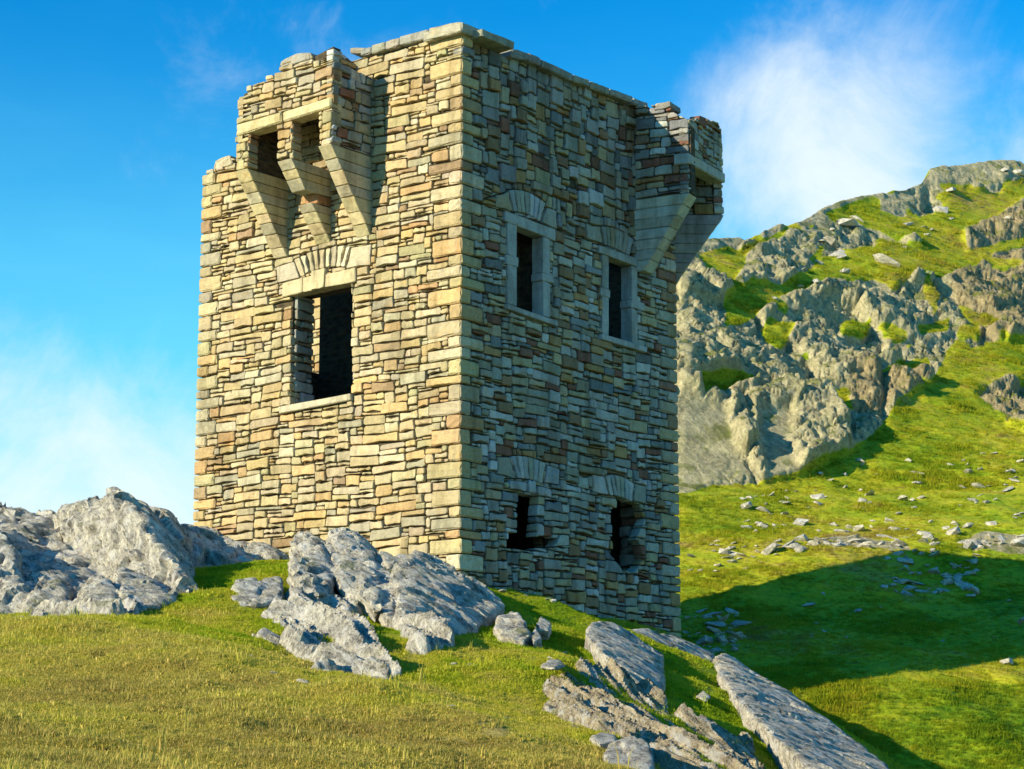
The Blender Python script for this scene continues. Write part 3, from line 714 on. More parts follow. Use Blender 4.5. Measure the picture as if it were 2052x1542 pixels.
def scatter(n, x0, x1, fy, smin, smax, label, group, name='field_stone'):
    for _ in range(n):
        px = rs.uniform(x0, x1); py = fy(px)
        p, nr = hill_point(px, py)
        s = 1.15 * smin * (smax / smin) ** (rs.random() ** 1.8)
        o = bpy.data.objects.new(name, rs.choice(SP)); link(o)
        o.location = p + Vector((0, -0.02, s * 0.0)); o.rotation_euler = (rs.uniform(-0.5, 0.5), rs.uniform(-0.4, 0.6), rs.uniform(0, 6.3))
        sx, sz = rs.uniform(0.9, 1.7), rs.uniform(0.5, 1.0); o.scale = (s * sx, s, s * sz)
        size = 'tiny' if s < 0.2 else 'small' if s < 0.3 else 'medium sized' if s < 0.42 else 'large'
        form = 'flat' if sz < 0.66 else 'blocky' if sx < 1.25 else 'long'
        side = 'close to the tower' if px < 1560 else 'midway to the edge' if px < 1850 else 'near the right edge'
        tag(o, f'{size} {form} {label}, {side}', 'stone', group)
L1 = 'stone in sunny grass below the cliffs'
L2 = 'stone in the rubble line above the shadow'
L3 = 'stone lying in the tower shadow'
L4 = 'stone on the upper slope among crags'
scatter(105, 1480, 2052, lambda x: 1065 - rs.random() * (60 + 95 * min(1, (x - 1480) / 250)), 0.12, 0.42, L1, 'stones scattered in the sunny grass')
scatter(30, 1372, 1560, lambda x: rs.uniform(1080, 1140), 0.12, 0.36, L1, 'stones scattered in the sunny grass')
scatter(46, 1540, 1850, lambda x: 1098 - (x - 1540) * 0.04 + rs.gauss(0, 7), 0.14, 0.48, L2, 'stones of the rubble line')
scatter(40, 1850, 2052, lambda x: 1090 + rs.gauss(0, 7), 0.15, 0.55, L2, 'stones of the rubble line')
scatter(70, 1770, 1960, lambda x: rs.uniform(1105, 1190), 0.10, 0.40, L3, 'stones in the tower shadow')
scatter(16, 1600, 2052, lambda x: rs.uniform(1180, 1320), 0.10, 0.30, L3, 'stones in the tower shadow')
scatter(60, 1375, 1490, lambda x: rs.uniform(1215, 1325), 0.10, 0.55, L3, 'stones in the tower shadow')
scatter(30, 1550, 2040, lambda x: rs.uniform(crest(x) + 15, crest(x) + 160), 0.25, 0.9, L4, 'stones on the upper slope')
p, nr = hill_point(2017, 1338)
o = link(bpy.data.objects.new('boulder', stone_proto(77, 0.9))); o.location = p + Vector((0, -0.03, 0.06)); o.scale = (0.30, 0.26, 0.24)
tag(o, 'lone round pale stone in sunlit grass low at the right edge', 'boulder')
# ------------------------------------------------------------------ the tower
YAW = R_(37.9)
C0 = at(921, 1150, 36.0); C0[2] = 0
dR = np.array([math.sin(YAW), math.cos(YAW), 0]); dL = np.array([-math.cos(YAW), math.sin(YAW), 0]); ZZ = np.array([0, 0, 1.0])
LLEN, RLEN, WT, VB = 6.63, 6.88, 0.60, 1.2
class Frame:
    def __init__(s, O, U, N): s.O = np.array(O, float); s.U = U / np.linalg.norm(U); s.N = N / np.linalg.norm(N)
    def p(s, u, v, n=0.0): return s.O + s.U * u + ZZ * v + s.N * n
    def px(s, x, y, n=0.0):
        r = ray(x, y); o = s.O + s.N * n; q = r * ((o @ s.N) / (r @ s.N)) - o
        return float(q @ s.U), float(q[2])
FL = Frame(C0, dL, -dR); FR = Frame(C0, dR, -dL)
tower = bpy.data.objects.new('watch_tower', None); link(tower); tower.location = Vector(C0 + ZZ * 3.2)
tag(tower, 'square roofless stone watch tower with overhanging bartizans, one face sunlit', 'tower')
bpy.context.view_layer.update()
TINV = Matrix.Translation(-tower.location)
def part(name, V, F, mat, tint=None, parent=None, smooth=True):
    V = np.asarray(V, float) - np.array(tower.location)
    return link(bpy.data.objects.new(name, new_mesh(name, V, F, mat, tint, smooth)), parent or tower)

# --- palettes (warmer for the left face, greyer for the right)
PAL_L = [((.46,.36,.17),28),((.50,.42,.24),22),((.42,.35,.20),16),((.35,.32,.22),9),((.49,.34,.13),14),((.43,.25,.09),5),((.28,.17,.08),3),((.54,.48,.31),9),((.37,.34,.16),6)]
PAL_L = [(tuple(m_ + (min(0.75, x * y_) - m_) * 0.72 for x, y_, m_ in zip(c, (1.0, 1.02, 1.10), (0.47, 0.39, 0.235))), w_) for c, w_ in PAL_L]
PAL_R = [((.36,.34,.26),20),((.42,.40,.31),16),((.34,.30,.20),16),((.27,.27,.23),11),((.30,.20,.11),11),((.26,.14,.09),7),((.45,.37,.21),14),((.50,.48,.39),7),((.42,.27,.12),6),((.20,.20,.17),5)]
def pick(pal, rnd):
    t = sum(w_ for _, w_ in pal) * rnd.random()
    for c, w_ in pal:
        t -= w_
        if t <= 0: break
    k = rnd.uniform(0.84, 1.14)
    return tuple(min(0.8, x * k * rnd.uniform(0.96, 1.04)) for x in c)

# --- 2D convex polygon tools
def area(P): return 0.5 * sum(P[i][0] * P[(i + 1) % len(P)][1] - P[(i + 1) % len(P)][0] * P[i][1] for i in range(len(P)))
def ccw(P): return list(P) if area(P) > 0 else list(P)[::-1]
def cut(P, a, b, keep_left):
    """clip polygon by the line a->b"""
    out = []; sg = 1 if keep_left else -1
    def sd(q): return sg * ((b[0] - a[0]) * (q[1] - a[1]) - (b[1] - a[1]) * (q[0] - a[0]))
    for i in range(len(P)):
        p, q = P[i], P[(i + 1) % len(P)]; sp, sq = sd(p), sd(q)
        if sp >= 0: out.append(p)
        if (sp > 0 and sq < 0) or (sp < 0 and sq > 0):
            t = sp / (sp - sq); out.append((p[0] + (q[0] - p[0]) * t, p[1] + (q[1] - p[1]) * t))
    return out
def subtract(P, Q):
    """P minus convex ccw Q -> convex pieces"""
    xs = [q[0] for q in Q]; ys = [q[1] for q in Q]
    if max(p[0] for p in P) <= min(xs) or min(p[0] for p in P) >= max(xs) or max(p[1] for p in P) <= min(ys) or min(p[1] for p in P) >= max(ys): return [P]
    pieces = []; rest = P
    for i in range(len(Q)):
        a, b = Q[i], Q[(i + 1) % len(Q)]
        o = cut(rest, a, b, False)
        if len(o) > 2 and abs(area(o)) > 1e-5: pieces.append(o)
        rest = cut(rest, a, b, True)
        if len(rest) < 3: return pieces if pieces else [P]
    return pieces
def clean(P, eps=0.012):
    out = []
    for q in P:
        if not out or math.hypot(q[0] - out[-1][0], q[1] - out[-1][1]) > eps: out.append(q)
    while len(out) > 2 and math.hypot(out[0][0] - out[-1][0], out[0][1] - out[-1][1]) <= eps: out.pop()
    return out
def inset(P, d_):
    P = ccw(P); Q = list(P)
    for i in range(len(P)):
        a, b = P[i], P[(i + 1) % len(P)]; L_ = math.hypot(b[0] - a[0], b[1] - a[1])
        if L_ < 1e-6: continue
        nx, ny = -(b[1] - a[1]) / L_ * d_, (b[0] - a[0]) / L_ * d_
        Q = cut(Q, (a[0] + nx, a[1] + ny), (b[0] + nx, b[1] + ny), True)
        if len(Q) < 3: return []
    return clean(Q)

# --- one stone: rounded outline, chamfered edge, pillowed face
def stone_mesh(fr, P, rnd, back=-0.22, proud=0.0, rnd_r=0.03, bulge=0.012, jit=0.017):
    P = ccw(P); n = len(P); xs = [p[0] for p in P]; ys = [p[1] for p in P]
    small = min(max(xs) - min(xs), max(ys) - min(ys)); r = min(rnd_r, small * 0.28)
    out = []
    for i in range(n):
        a, b, c = P[i - 1], P[i], P[(i + 1) % n]
        la = math.hypot(a[0] - b[0], a[1] - b[1]); lc = math.hypot(c[0] - b[0], c[1] - b[1])
        ra = min(r * rnd.uniform(0.6, 1.7), la * 0.35); rc = min(r * rnd.uniform(0.6, 1.7), lc * 0.35)
        out.append((b[0] + (a[0] - b[0]) / la * ra, b[1] + (a[1] - b[1]) / la * ra))
        out.append((b[0] + (c[0] - b[0]) / lc * rc, b[1] + (c[1] - b[1]) / lc * rc))
        if lc > 0.22:
            t = rnd.uniform(0.35, 0.65); ux, uy = (c[0] - b[0]) / lc, (c[1] - b[1]) / lc; k = rnd.uniform(-1.6, 0.5) * jit
            out.append((b[0] + ux * lc * t + uy * k, b[1] + uy * lc * t - ux * k))
    cx = sum(p[0] for p in out) / len(out); cy = sum(p[1] for p in out) / len(out)
    m = len(out); V = []; e = min(0.011, small * 0.13)
    tx, ty = rnd.uniform(-0.03, 0.03), rnd.uniform(-0.05, 0.05)
    def pt(x, y, z): V.append(fr.p(x, y, z))
    def sh(p, k_):
        dx, dy = p[0] - cx, p[1] - cy; L_ = math.hypot(dx, dy) + 1e-9; f = max(0.2, 1 - k_ / L_); return cx + dx * f, cy + dy * f
    for p in out: pt(p[0], p[1], back)
    for p in out: pt(p[0], p[1], proud - e * 1.1)
    for p in out:
        x, y = sh(p, e); pt(x, y, proud + (x - cx) * tx + (y - cy) * ty + rnd.uniform(-0.003, 0.003))
    for p in out:
        x, y = cx + (p[0] - cx) * 0.55, cy + (p[1] - cy) * 0.55; pt(x, y, proud + bulge * 0.8 + (x - cx) * tx + (y - cy) * ty + rnd.uniform(-0.006, 0.006))
    pt(cx, cy, proud + bulge)
    F = []
    for k in range(3):
        for i in range(m):
            j = (i + 1) % m; F.append((k * m + i, k * m + j, (k + 1) * m + j, (k + 1) * m + i))
    for i in range(m): F.append((3 * m + i, 3 * m + (i + 1) % m, 4 * m))
    if np.cross(fr.U, ZZ) @ fr.N < 0: F = [f[::-1] for f in F]
    return V, F

ALL = []   # (visible size, V, F, tint, mat)
def add_stone(fr, P, rnd, pal, store=None, mat=None, col=None, **kw):
    V, F = stone_mesh(fr, P, rnd, **kw)
    (ALL if store is None else store).append([abs(area(P)), V, F, col or pick(pal, rnd), mat or M_stone])
def flush(store, name, parent, limit=300, rest='rubble_stone'):
    store.sort(key=lambda s: -s[0])
    for s in store[:limit]: part(name, s[1], s[2], s[4], s[3], parent)
    if len(store) > limit:
        V, F, C = [], [], []
        for s in store[limit:]:
            b = len(V); V += list(s[1]); F += [tuple(i + b for i in f) for f in s[2]]; C += [s[3]] * len(s[1])
        o = part(rest, V, F, M_stone, np.array(C), parent); o['kind'] = 'stuff'

def pack(W, H, rnd, big=(0.15, 0.27), wid=(0.26, 0.78), sliver=0.20):
    """random snecked courses: always lay the next stone on the lowest free bed"""
    sky_ = [[0, W, 0.0]]; out = []
    while True:
        k = min(range(len(sky_)), key=lambda i: sky_[i][2]); x0, x1, y = sky_[k]
        if y >= H: break
        av = x1 - x0
        lo = min([sky_[j][2] for j in (k - 1, k + 1) if 0 <= j < len(sky_)] or [y + 9]) - y
        q = rnd.random()
        if q < sliver: hh, ww = rnd.uniform(0.035, 0.075), rnd.uniform(0.16, 0.62)
        elif q < sliver + 0.24: hh, ww = rnd.uniform(0.08, 0.14), rnd.uniform(0.14, 0.5)
        else: hh = rnd.uniform(*big); ww = rnd.uniform(*wid) * rnd.choice((0.6, 1, 1))
        if av < 0.16: ww = av; hh = min(lo, rnd.uniform(0.05, 0.16)) if lo < 9 else 0.1
        elif av - ww < 0.12: ww = av if av < 0.95 else av * rnd.uniform(0.4, 0.6)
        if lo < 9:
            if abs(hh - lo) < 0.055: hh = lo
            elif hh > lo and hh - lo < 0.09 and lo > 0.09: hh = lo
        out.append([x0, y, x0 + ww, y + hh])
        new = [[x0, x0 + ww, y + hh]] + ([[x0 + ww, x1, y]] if x0 + ww < x1 - 1e-6 else [])
        sky_[k:k + 1] = new
        i = 0
        while i < len(sky_) - 1:
            if abs(sky_[i][2] - sky_[i + 1][2]) < 0.004: sky_[i][1] = sky_[i + 1][1]; del sky_[i + 1]
            else: i += 1
    return out
def patch(fr, u0, u1, v0, v1, obst, seed, pal, store=None, big=(0.15, 0.27), wid=(0.26, 0.78), sliver=0.20, gap=0.0075, proud=(-0.028, 0.022), back=-0.22, wave=0.03, dark=1.0):
    rnd = random.Random(seed); obst = [ccw(o_) for o_ in obst]
    rects = pack(u1 - u0, v1 - v0, rnd, big, wid, sliver)
    def wv(x, y):
        return (x + 0.02 * math.sin(y * 2.1 + seed), y + wave * (math.sin(x * 1.3 + seed * 1.7 + y * 0.4) * 0.6 + math.sin(x * 3.1 + y * 1.3) * 0.4))
    for (a, b, c, d_) in rects:
        if rnd.random() < 0.003: continue
        sl_ = rnd.uniform(-0.012, 0.012)
        sk = min(0.035, (d_ - b) * 0.16); ka, kb = rnd.uniform(-sk, sk), rnd.uniform(-sk, sk)
        P = [wv(a + ka * .5, b + rnd.uniform(-.006, .010)), wv(c + kb * .5, b + rnd.uniform(-.006, .010)),
             wv(c - kb * .5 - rnd.uniform(0, .012), d_ - rnd.uniform(-.006, .010) + sl_), wv(a - ka * .5 + rnd.uniform(0, .012), d_ - rnd.uniform(-.006, .010) - sl_)]
        P = [(x + u0, y + v0) for x, y in P]
        for ln in (((u0, 0), (u0, 1), False), ((u1, 0), (u1, 1), True)): P = cut(P, *ln) if len(P) > 2 else P
        for ln in (((0, v0), (1, v0), True), ((0, v1), (1, v1), False)): P = cut(P, *ln) if len(P) > 2 else P
        pieces = [P] if len(P) > 2 else []
        for o_ in obst:
            pieces = [q for p in pieces for q in subtract(p, o_)]
        col = pick(pal, rnd)
        for p in pieces:
            p = clean(p)
            if len(p) < 3: continue
            p = inset(p, gap * rnd.uniform(0.7, 1.5))
            if len(p) < 3: continue
            xs = [q[0] for q in p]; ys = [q[1] for q in p]
            if min(max(xs) - min(xs), max(ys) - min(ys)) < 0.018 or abs(area(p)) < 0.0009: continue
            sm_ = (max(ys) - min(ys)) < 0.08
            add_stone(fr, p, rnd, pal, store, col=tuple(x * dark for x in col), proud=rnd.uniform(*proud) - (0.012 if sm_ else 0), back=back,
                      bulge=rnd.uniform(0.001, 0.009), rnd_r=rnd.uniform(0.008, 0.028))

# --- solid dressed blocks given by 8 corners (a quad in the face, extruded)
def hexa(name, bottom, top, mat, tint, parent=None, bevel=0.012, rough=0.0, seed=0):
    bm = bmesh.new(); rnd = random.Random(seed + len(bpy.data.meshes))
    vs_ = [bm.verts.new(Vector(p) - tower.location) for p in list(bottom) + list(top)]
    bmesh.ops.convex_hull(bm, input=vs_)
    bmesh.ops.dissolve_limit(bm, angle_limit=0.03, verts=bm.verts, edges=bm.edges)
    if bevel: bmesh.ops.bevel(bm, geom=list(bm.edges), offset=bevel, segments=1, affect='EDGES', profile=0.5)
    if rough:
        bmesh.ops.triangulate(bm, faces=bm.faces)
        bmesh.ops.subdivide_edges(bm, edges=[e for e in bm.edges if e.calc_length() > 0.15], cuts=2, use_grid_fill=True)
        for v in bm.verts: v.co += Vector((rnd.uniform(-1, 1), rnd.uniform(-1, 1), rnd.uniform(-1, 1))) * rough
    me = bpy.data.meshes.new(name); bm.to_mesh(me); bm.free()
    a = me.color_attributes.new('tint', 'FLOAT_COLOR', 'POINT')
    t = np.ones((len(me.vertices), 4), np.float32); t[:, :3] = tint; a.data.foreach_set('color', t.ravel())
    me.materials.append(mat)
    return link(bpy.data.objects.new(name, me), parent or tower)
def block(name, fr, quad, n0, n1, mat=None, tint=(.45, .45, .42), parent=None, bevel=0.010, rough=0.0):
    return hexa(name, [fr.p(u, v, n0) for u, v in quad], [fr.p(u, v, n1) for u, v in quad], mat or M_dress, tint, parent, bevel, rough)
def box(name, fr, u0, u1, v0, v1, n0, n1, mat=None, tint=(.45, .45, .42), parent=None, bevel=0.0):
    return block(name, fr, [(u0, v0), (u1, v0), (u1, v1), (u0, v1)], n0, n1, mat or M_core, tint, parent, bevel)
def shape(fr, pixels, n=0.0): return ccw([fr.px(x, y, n) for x, y in pixels])
def above(fr, line, n=0.0, pl=0.0, pr=0.0):
    """obstacles: everything above the broken top line"""
    q = [fr.px(x, y, n) for x, y in line]
    if q[0][0] > q[-1][0]: q = q[::-1]
    if pl: q = [(q[0][0] - pl, q[0][1])] + q
    if pr: q = q + [(q[-1][0] + pr, q[-1][1])]
    return [ccw([a, b, (b[0], b[1] + 6), (a[0], a[1] + 6)]) for a, b in zip(q, q[1:]) if abs(b[0] - a[0]) > 1e-3], q

# ---- openings
WL = shape(FL, [(582, 594), (704, 566), (704, 794), (582, 814)])
WLu0, WLu1 = FL.px(704, 680)[0], FL.px(582, 700)[0]; WLv0, WLv1 = FL.px(640, 806)[1] + 0.02, FL.px(640, 580)[1]
W1 = (FR.px(1034, 530)[0], FR.px(1087, 550)[0], FR.px(1060, 626)[1], FR.px(1060, 459)[1])
W2 = (FR.px(1218.5, 600)[0], FR.px(1265, 610)[0], FR.px(1240, 681)[1], FR.px(1240, 521)[1])
H1 = [shape(FR, [(1038, 988), (1088, 997), (1074, 1060), (1070, 1102), (1038, 1095)]), shape(FR, [(1018, 1068), (1072, 1072), (1080, 1098), (1050, 1102), (1018, 1098)]), shape(FR, [(1070, 1076), (1118, 1080), (1110, 1096), (1085, 1098), (1068, 1094)])]
H2 = [shape(FR, [(1238, 996), (1285, 1012), (1292, 1045), (1272, 1090), (1227, 1080), (1226, 1022)]), shape(FR, [(1226, 1076), (1282, 1084), (1290, 1122), (1270, 1148), (1250, 1140), (1228, 1112)])]

# ---- wall cores with real openings
def wall_core(fr, u0, u1, tops, opens, n0=-0.075, n1=-WT):
    """columns of core; tops: [(u, v)], opens: [(u0,u1,v0,v1)]"""
    br = sorted({round(x, 4) for x in [u0, u1] + [t[0] for t in tops if u0 < t[0] < u1] + [x for o_ in opens for x in o_[:2] if u0 < x < u1]})
    for a, b in zip(br, br[1:]):
        m = (a + b) / 2
        tu = [t[0] for t in tops]; tv = [t[1] for t in tops]
        ta, tb = np.interp(a + 1e-3, tu, tv) - 0.10, np.interp(b - 1e-3, tu, tv) - 0.10
        cuts_ = sorted([(o_[2], o_[3]) for o_ in opens if o_[0] - 1e-4 <= m <= o_[1] + 1e-4])
        v = VB
        for (c, d_) in cuts_:
            part('wall_core', *prism(fr, [(a, v), (b, v), (b, c), (a, c)], n0, n1), M_core, (.3, .3, .3), smooth=False); v = d_
        part('wall_core', *prism(fr, [(a, v), (b, v), (b, tb), (a, ta)], n0, n1), M_core, (.3, .3, .3), smooth=False)
def prism(fr, quad, n0, n1):
    quad = ccw(quad); k = len(quad)
    V = [fr.p(u, v, n0) for u, v in quad] + [fr.p(u, v, n1) for u, v in quad]
    F = [tuple(range(k)), tuple(range(2 * k - 1, k - 1, -1))] + [((i + 1) % k, i, k + i, k + (i + 1) % k) for i in range(k)]
    if np.cross(fr.U, ZZ) @ fr.N < 0: F = [f[::-1] for f in F]
    return V, F

PB = 1.10     # how far the left machicolation stands out
topL_px = [(398, 354), (403, 352), (428, 346), (430, 326), (462, 316), (470, 318)]
obL, tl = above(FL, topL_px, pr=1.0)
uq = [FL.px(*p) for p in topL_px]
cop_bot = [(665, 128), (745, 112), (800, 98), (856, 80), (925, 62)]
ob2, tl2 = above(FL, cop_bot, pl=1.0)
vt_b = FL.px(745, 150)[1]
TOPL = sorted([(-1, FL.px(922, 64)[1])] + [(-u if False else u, v) for u, v in tl2] + [(FL.px(672, 150)[0] + 0.4, FL.px(672, 135)[1]), (FL.px(500, 260)[0], FL.px(520, 240)[1]), (FL.px(472, 320)[0], FL.px(472, 320)[1])] + [u for u in uq[1:]] + [(9, uq[0][1])])
opensL = [(WLu0 - 0.02, WLu1 + 0.02, WLv0 - 0.04, WLv1 + 0.02)]
wall_core(FL, 0.075, LLEN - 0.075, TOPL, opensL)
copR_bot = [(918, 62), (975, 82), (1018, 112), (1085, 136), (1150, 164), (1240, 202), (1300, 222), (1360, 250)]
ob3, tl3 = above(FR, copR_bot, pl=1.0, pr=3.0)
TOPR = sorted([(-1, tl3[0][1])] + tl3 + [(9, tl3[-1][1])])
def bb(polys, pad):
    xs = [p[0] for q in polys for p in q]; ys = [p[1] for q in polys for p in q]; return (min(xs) - pad, max(xs) + pad, min(ys) - pad, max(ys) + pad)
opensR = [(W1[0] - 0.14, W1[1] + 0.14, W1[2] - 0.06, W1[3] + 0.10), (W2[0] - 0.14, W2[1] + 0.14, W2[2] - 0.06, W2[3] + 0.10), bb(H1, 0.06), bb(H2, 0.06)]
wall_core(FR, WT, RLEN - 0.075, TOPR, opensR)
# the two far walls and the pieces added inside to keep it dark
inside = []
FB = Frame(C0 + dL * (LLEN - 0.075), dR, dL); FK = Frame(C0 + dR * (RLEN - 0.075), dL, dR)
topk = [(-1, 10.9), (0, 10.9), (1.5, 11.6), (3, 11.2), (5, 12.0), (9, 12.2)]
for a, b, va, vb_ in ((WT, 0.9, 9.6, 9.6), (0.9, 3.0, 7.8, 7.8), (3.0, 3.9, 10.3, 10.4), (3.9, RLEN - 0.7, 10.4, 11.0)):
    part('wall_core', *prism(FB, [(a, VB), (b, VB), (b, vb_), (a, va)], 0, -WT), M_core, (.3, .3, .3), smooth=False)
patch(Frame(C0 + dR * 3.0, dL, -dR), LLEN - 0.075 - WT, LLEN - 0.075, 7.8, 10.3, [], 305, PAL_L, inside, back=-0.02, proud=(0.01, 0.05))
for (a, va), (b, vb_) in zip([(WT, 12.2), (2.5, 11.7), (4.4, 11.0), (LLEN - 0.08, 10.7)], [(2.5, 11.7), (4.4, 11.0), (LLEN - 0.08, 10.7)]):
    part('wall_core', *prism(FK, [(a, VB), (b, VB), (b, vb_), (a, va)], 0, -WT), M_core, (.3, .3, .3), smooth=False)
FI = Frame(C0 + dR * 0 + dL * 0, dL, -dR)
part('light_block_floor', *prism(FI, [(WT, 6.05), (LLEN - 0.7, 6.05), (LLEN - 0.7, 6.28), (WT, 6.28)], -WT - 0.02, -RLEN + 0.72), M_core, (.3, .3, .3), smooth=False)  # floor added to block light, so the lower holes stay black
DARK_BACKING = True
if DARK_BACKING:
    us = FL.px(640, 680, -2.2)[0]
    part('dark_backing_wall', *prism(FI, [(WT + 0.02, 6.3), (us, 6.3), (us, 11.0), (WT + 0.02, 11.6)], -2.2, -2.75), M_core, (.3, .3, .3), smooth=False)  # added partition standing in shadow, gives the window its dark half
# inner faces seen through the openings
FKi = Frame(C0 + dR * (RLEN - 0.85), dL, -dR)
patch(FKi, 2.6, LLEN - 0.85, 6.4, 10.6, [], 301, PAL_L, inside, back=-0.02, proud=(0.01, 0.04))

# ---- quoins
QOB_L, QOB_R, QOB_L2, QOB_R2 = [], [], [], []
rq = random.Random(21)
def quoins(seed, v0, v1, mk, ll=(0.62, 0.80), ss=(0.26, 0.36)):
    r = random.Random(seed); v = v0; k = 0
    while v < v1 - 0.10:
        h = r.uniform(0.19, 0.30)
        if r.random() < 0.22: h *= 0.75
        if v + h > v1 - 0.12: h = v1 - v
        mk(v, h, k % 2, r.uniform(*ll), r.uniform(*ss), r); v += h + 0.004; k += 1
def near_quoin(v, h, k, a, b, r):
    uL, uR = (a, b) if k else (b, a * 0.86)
    if 12.22 < v < 12.62: return
    g = 0.010; j = [r.uniform(-0.008, 0.012) for _ in range(4)]
    q = [C0 + dL * uL + dR * j[0] * -1, C0, C0 + dR * uR, C0 + dR * (uR * 0.98) + dL * 0.22 + dR * 0, C0 + dL * (uL * 0.98) + dR * 0.22]
    out = -(dR + dL) * 0.004 * 1.0 + (-dR * r.uniform(-.012, .018) - dL * r.uniform(-.012, .018))
    q = [p + out for p in q]
    q1 = q[:]
    dzl, dzr = r.uniform(-.008, .008), r.uniform(-.008, .008)
    zb = [v + g + dzl, v + g, v + g + dzr, v + g, v + g]; zt = [v + h - g + dzl, v + h - g, v + h - g + dzr, v + h - g, v + h - g]
    # L shaped stones are two arms meeting at the arris
    arm1 = [0, 1, 4]; col = pick(PAL_L, r)
    c = C0 + out
    A = [c, c + dL * uL, c + dL * uL + dR * 0.22, c + dR * 0.22]; B = [c, c + dR * uR, c + dR * uR + dL * 0.22, c + dL * 0.22]
    pl = A if uL > uR else B; ps = [c, c + dR * uR, c + dR * uR + dL * uL, c + dL * uL]
    # the hull of the long arm plus the short return
    poly = [c, c + dL * uL, c + dL * uL + dR * min(0.22, uR), c + dR * uR + dL * min(0.22, uL), c + dR * uR]
    hexa('quoin', [p + ZZ * (v + g) for p in poly], [p + ZZ * (v + h - g) for p in poly], M_stone, col, bevel=min(0.026, h * 0.13), rough=0.009)
    QOB_L.append([(-0.1, v), (uL + 0.004, v), (uL + 0.004, v + h + 0.004), (-0.1, v + h + 0.004)])
    QOB_R.append([(-0.1, v), (uR + 0.004, v), (uR + 0.004, v + h + 0.004), (-0.1, v + h + 0.004)])
quoins(4, VB, FL.px(921, 62)[1], near_quoin)
def far_quoin_L(v, h, k, a, b, r):
    u = LLEN - (a * 0.82 if k else b); g = 0.010
    hexa('quoin', [FL.p(x, v + g, n) for x, n in ((u, 0.012), (LLEN, 0.012), (LLEN, -0.3), (u, -0.3))], [FL.p(x, v + h - g, n) for x, n in ((u, 0.012), (LLEN, 0.012), (LLEN, -0.3), (u, -0.3))], M_stone, pick(PAL_L, r), bevel=min(0.026, h * 0.13), rough=0.009)
    QOB_L2.append([(u - 0.004, v), (LLEN + 0.3, v), (LLEN + 0.3, v + h + 0.004), (u - 0.004, v + h + 0.004)])
quoins(8, VB, uq[1][1], far_quoin_L)
def far_quoin_R(v, h, k, a, b, r):
    u = RLEN - (a * 0.85 if k else b); g = 0.010
    hexa('quoin', [FR.p(x, v + g, n) for x, n in ((u, 0.012), (RLEN, 0.012), (RLEN, -0.3), (u, -0.3))], [FR.p(x, v + h - g, n) for x, n in ((u, 0.012), (RLEN, 0.012), (RLEN, -0.3), (u, -0.3))], M_stone, pick(PAL_R, r), bevel=min(0.026, h * 0.13), rough=0.009)
    QOB_R2.append([(u - 0.004, v), (RLEN + 0.3, v), (RLEN + 0.3, v + h + 0.004), (u - 0.004, v + h + 0.004)])
quoins(15, VB, 10.2, far_quoin_R)

# ---- arches of thin voussoirs
def fan(fr, tp, bt, n):
    """tp, bt: three pixels each (left, middle, right)"""
    def q(pts_, t):
        a, b, c = pts_; m = (2 * b[0] - (a[0] + c[0]) / 2, 2 * b[1] - (a[1] + c[1]) / 2)
        return tuple((1 - t) ** 2 * a[i] + 2 * t * (1 - t) * m[i] + t * t * c[i] for i in (0, 1))
    out = []
    for k in range(n):
        t0, t1 = k / n, (k + 1) / n
        out.append(shape(fr, [q(tp, t0), q(tp, t1), q(bt, t1), q(bt, t0)]))
    return out
ARCH_L = [shape(FL, p) for p in [
 [(588,520),(599,515),(611,552),(602,556)],[(600,514),(612,511),(619,545),(612,550)],[(613,507),(624,504),(629,541),(621,546)],[(626,503),(636,501),(638,539),(631,542)],
 [(638,501),(650,499),(650,538),(639,540)],[(652,498),(662,497),(660,535),(652,537)],[(663,495),(675,492),(671,534),(661,535)],[(677,493),(690,491),(681,534),(672,535)],[(693,494),(701,493),(690,536),(681,535)],
 [(552,535),(588,524),(600,557),(555,568)],[(703,496),(744,489),(744,532),(692,539)]]]
ARCH_R = [shape(FR, [(996,391),(1019,384),(1028,424),(994,415)]), shape(FR, [(1097,416),(1117,423),(1117,460),(1087,446)])] + fan(FR, [(1021,381),(1057,384),(1094,407)], [(1031,424),(1058,430),(1084,445)], 7)
ARCH_R += [shape(FR, [(1176,447),(1204,454),(1209,488),(1176,478)])] + fan(FR, [(1206,453),(1238,459),(1272,480)], [(1212,490),(1236,500),(1262,513)], 7)
ARCH_R += [shape(FR, [(997,915),(1023,916),(1034,960),(997,950)]), shape(FR, [(1098,932),(1122,940),(1121,972),(1092,968)])] + fan(FR, [(1026,914),(1058,915),(1094,928)], [(1037,959),(1062,961),(1088,970)], 6)
ARCH_R += [shape(FR, [(1189,951),(1212,955),(1221,992),(1189,986)]), shape(FR, [(1276,969),(1297,975),(1295,1010),(1270,1004)])] + fan(FR, [(1214,953),(1242,953),(1273,970)], [(1224,993),(1246,997),(1267,1007)], 6)
rv = random.Random(33)
PAL_V = [((.54,.47,.30),4),((.45,.40,.28),3),((.38,.33,.26),2),((.60,.54,.38),3)]
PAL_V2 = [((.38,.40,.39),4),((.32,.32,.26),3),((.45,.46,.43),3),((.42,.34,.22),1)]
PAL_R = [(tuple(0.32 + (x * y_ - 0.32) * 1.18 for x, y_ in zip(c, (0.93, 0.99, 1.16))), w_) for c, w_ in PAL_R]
vst = []
for P in ARCH_L: add_stone(FL, inset(P, 0.007), rv, PAL_V, vst, proud=-0.004, rnd_r=0.014, bulge=0.006)
for P in ARCH_R: add_stone(FR, inset(P, 0.006), rv, PAL_V2, vst, proud=-0.006, rnd_r=0.014, bulge=0.006)
flush(vst, 'voussoir', tower)

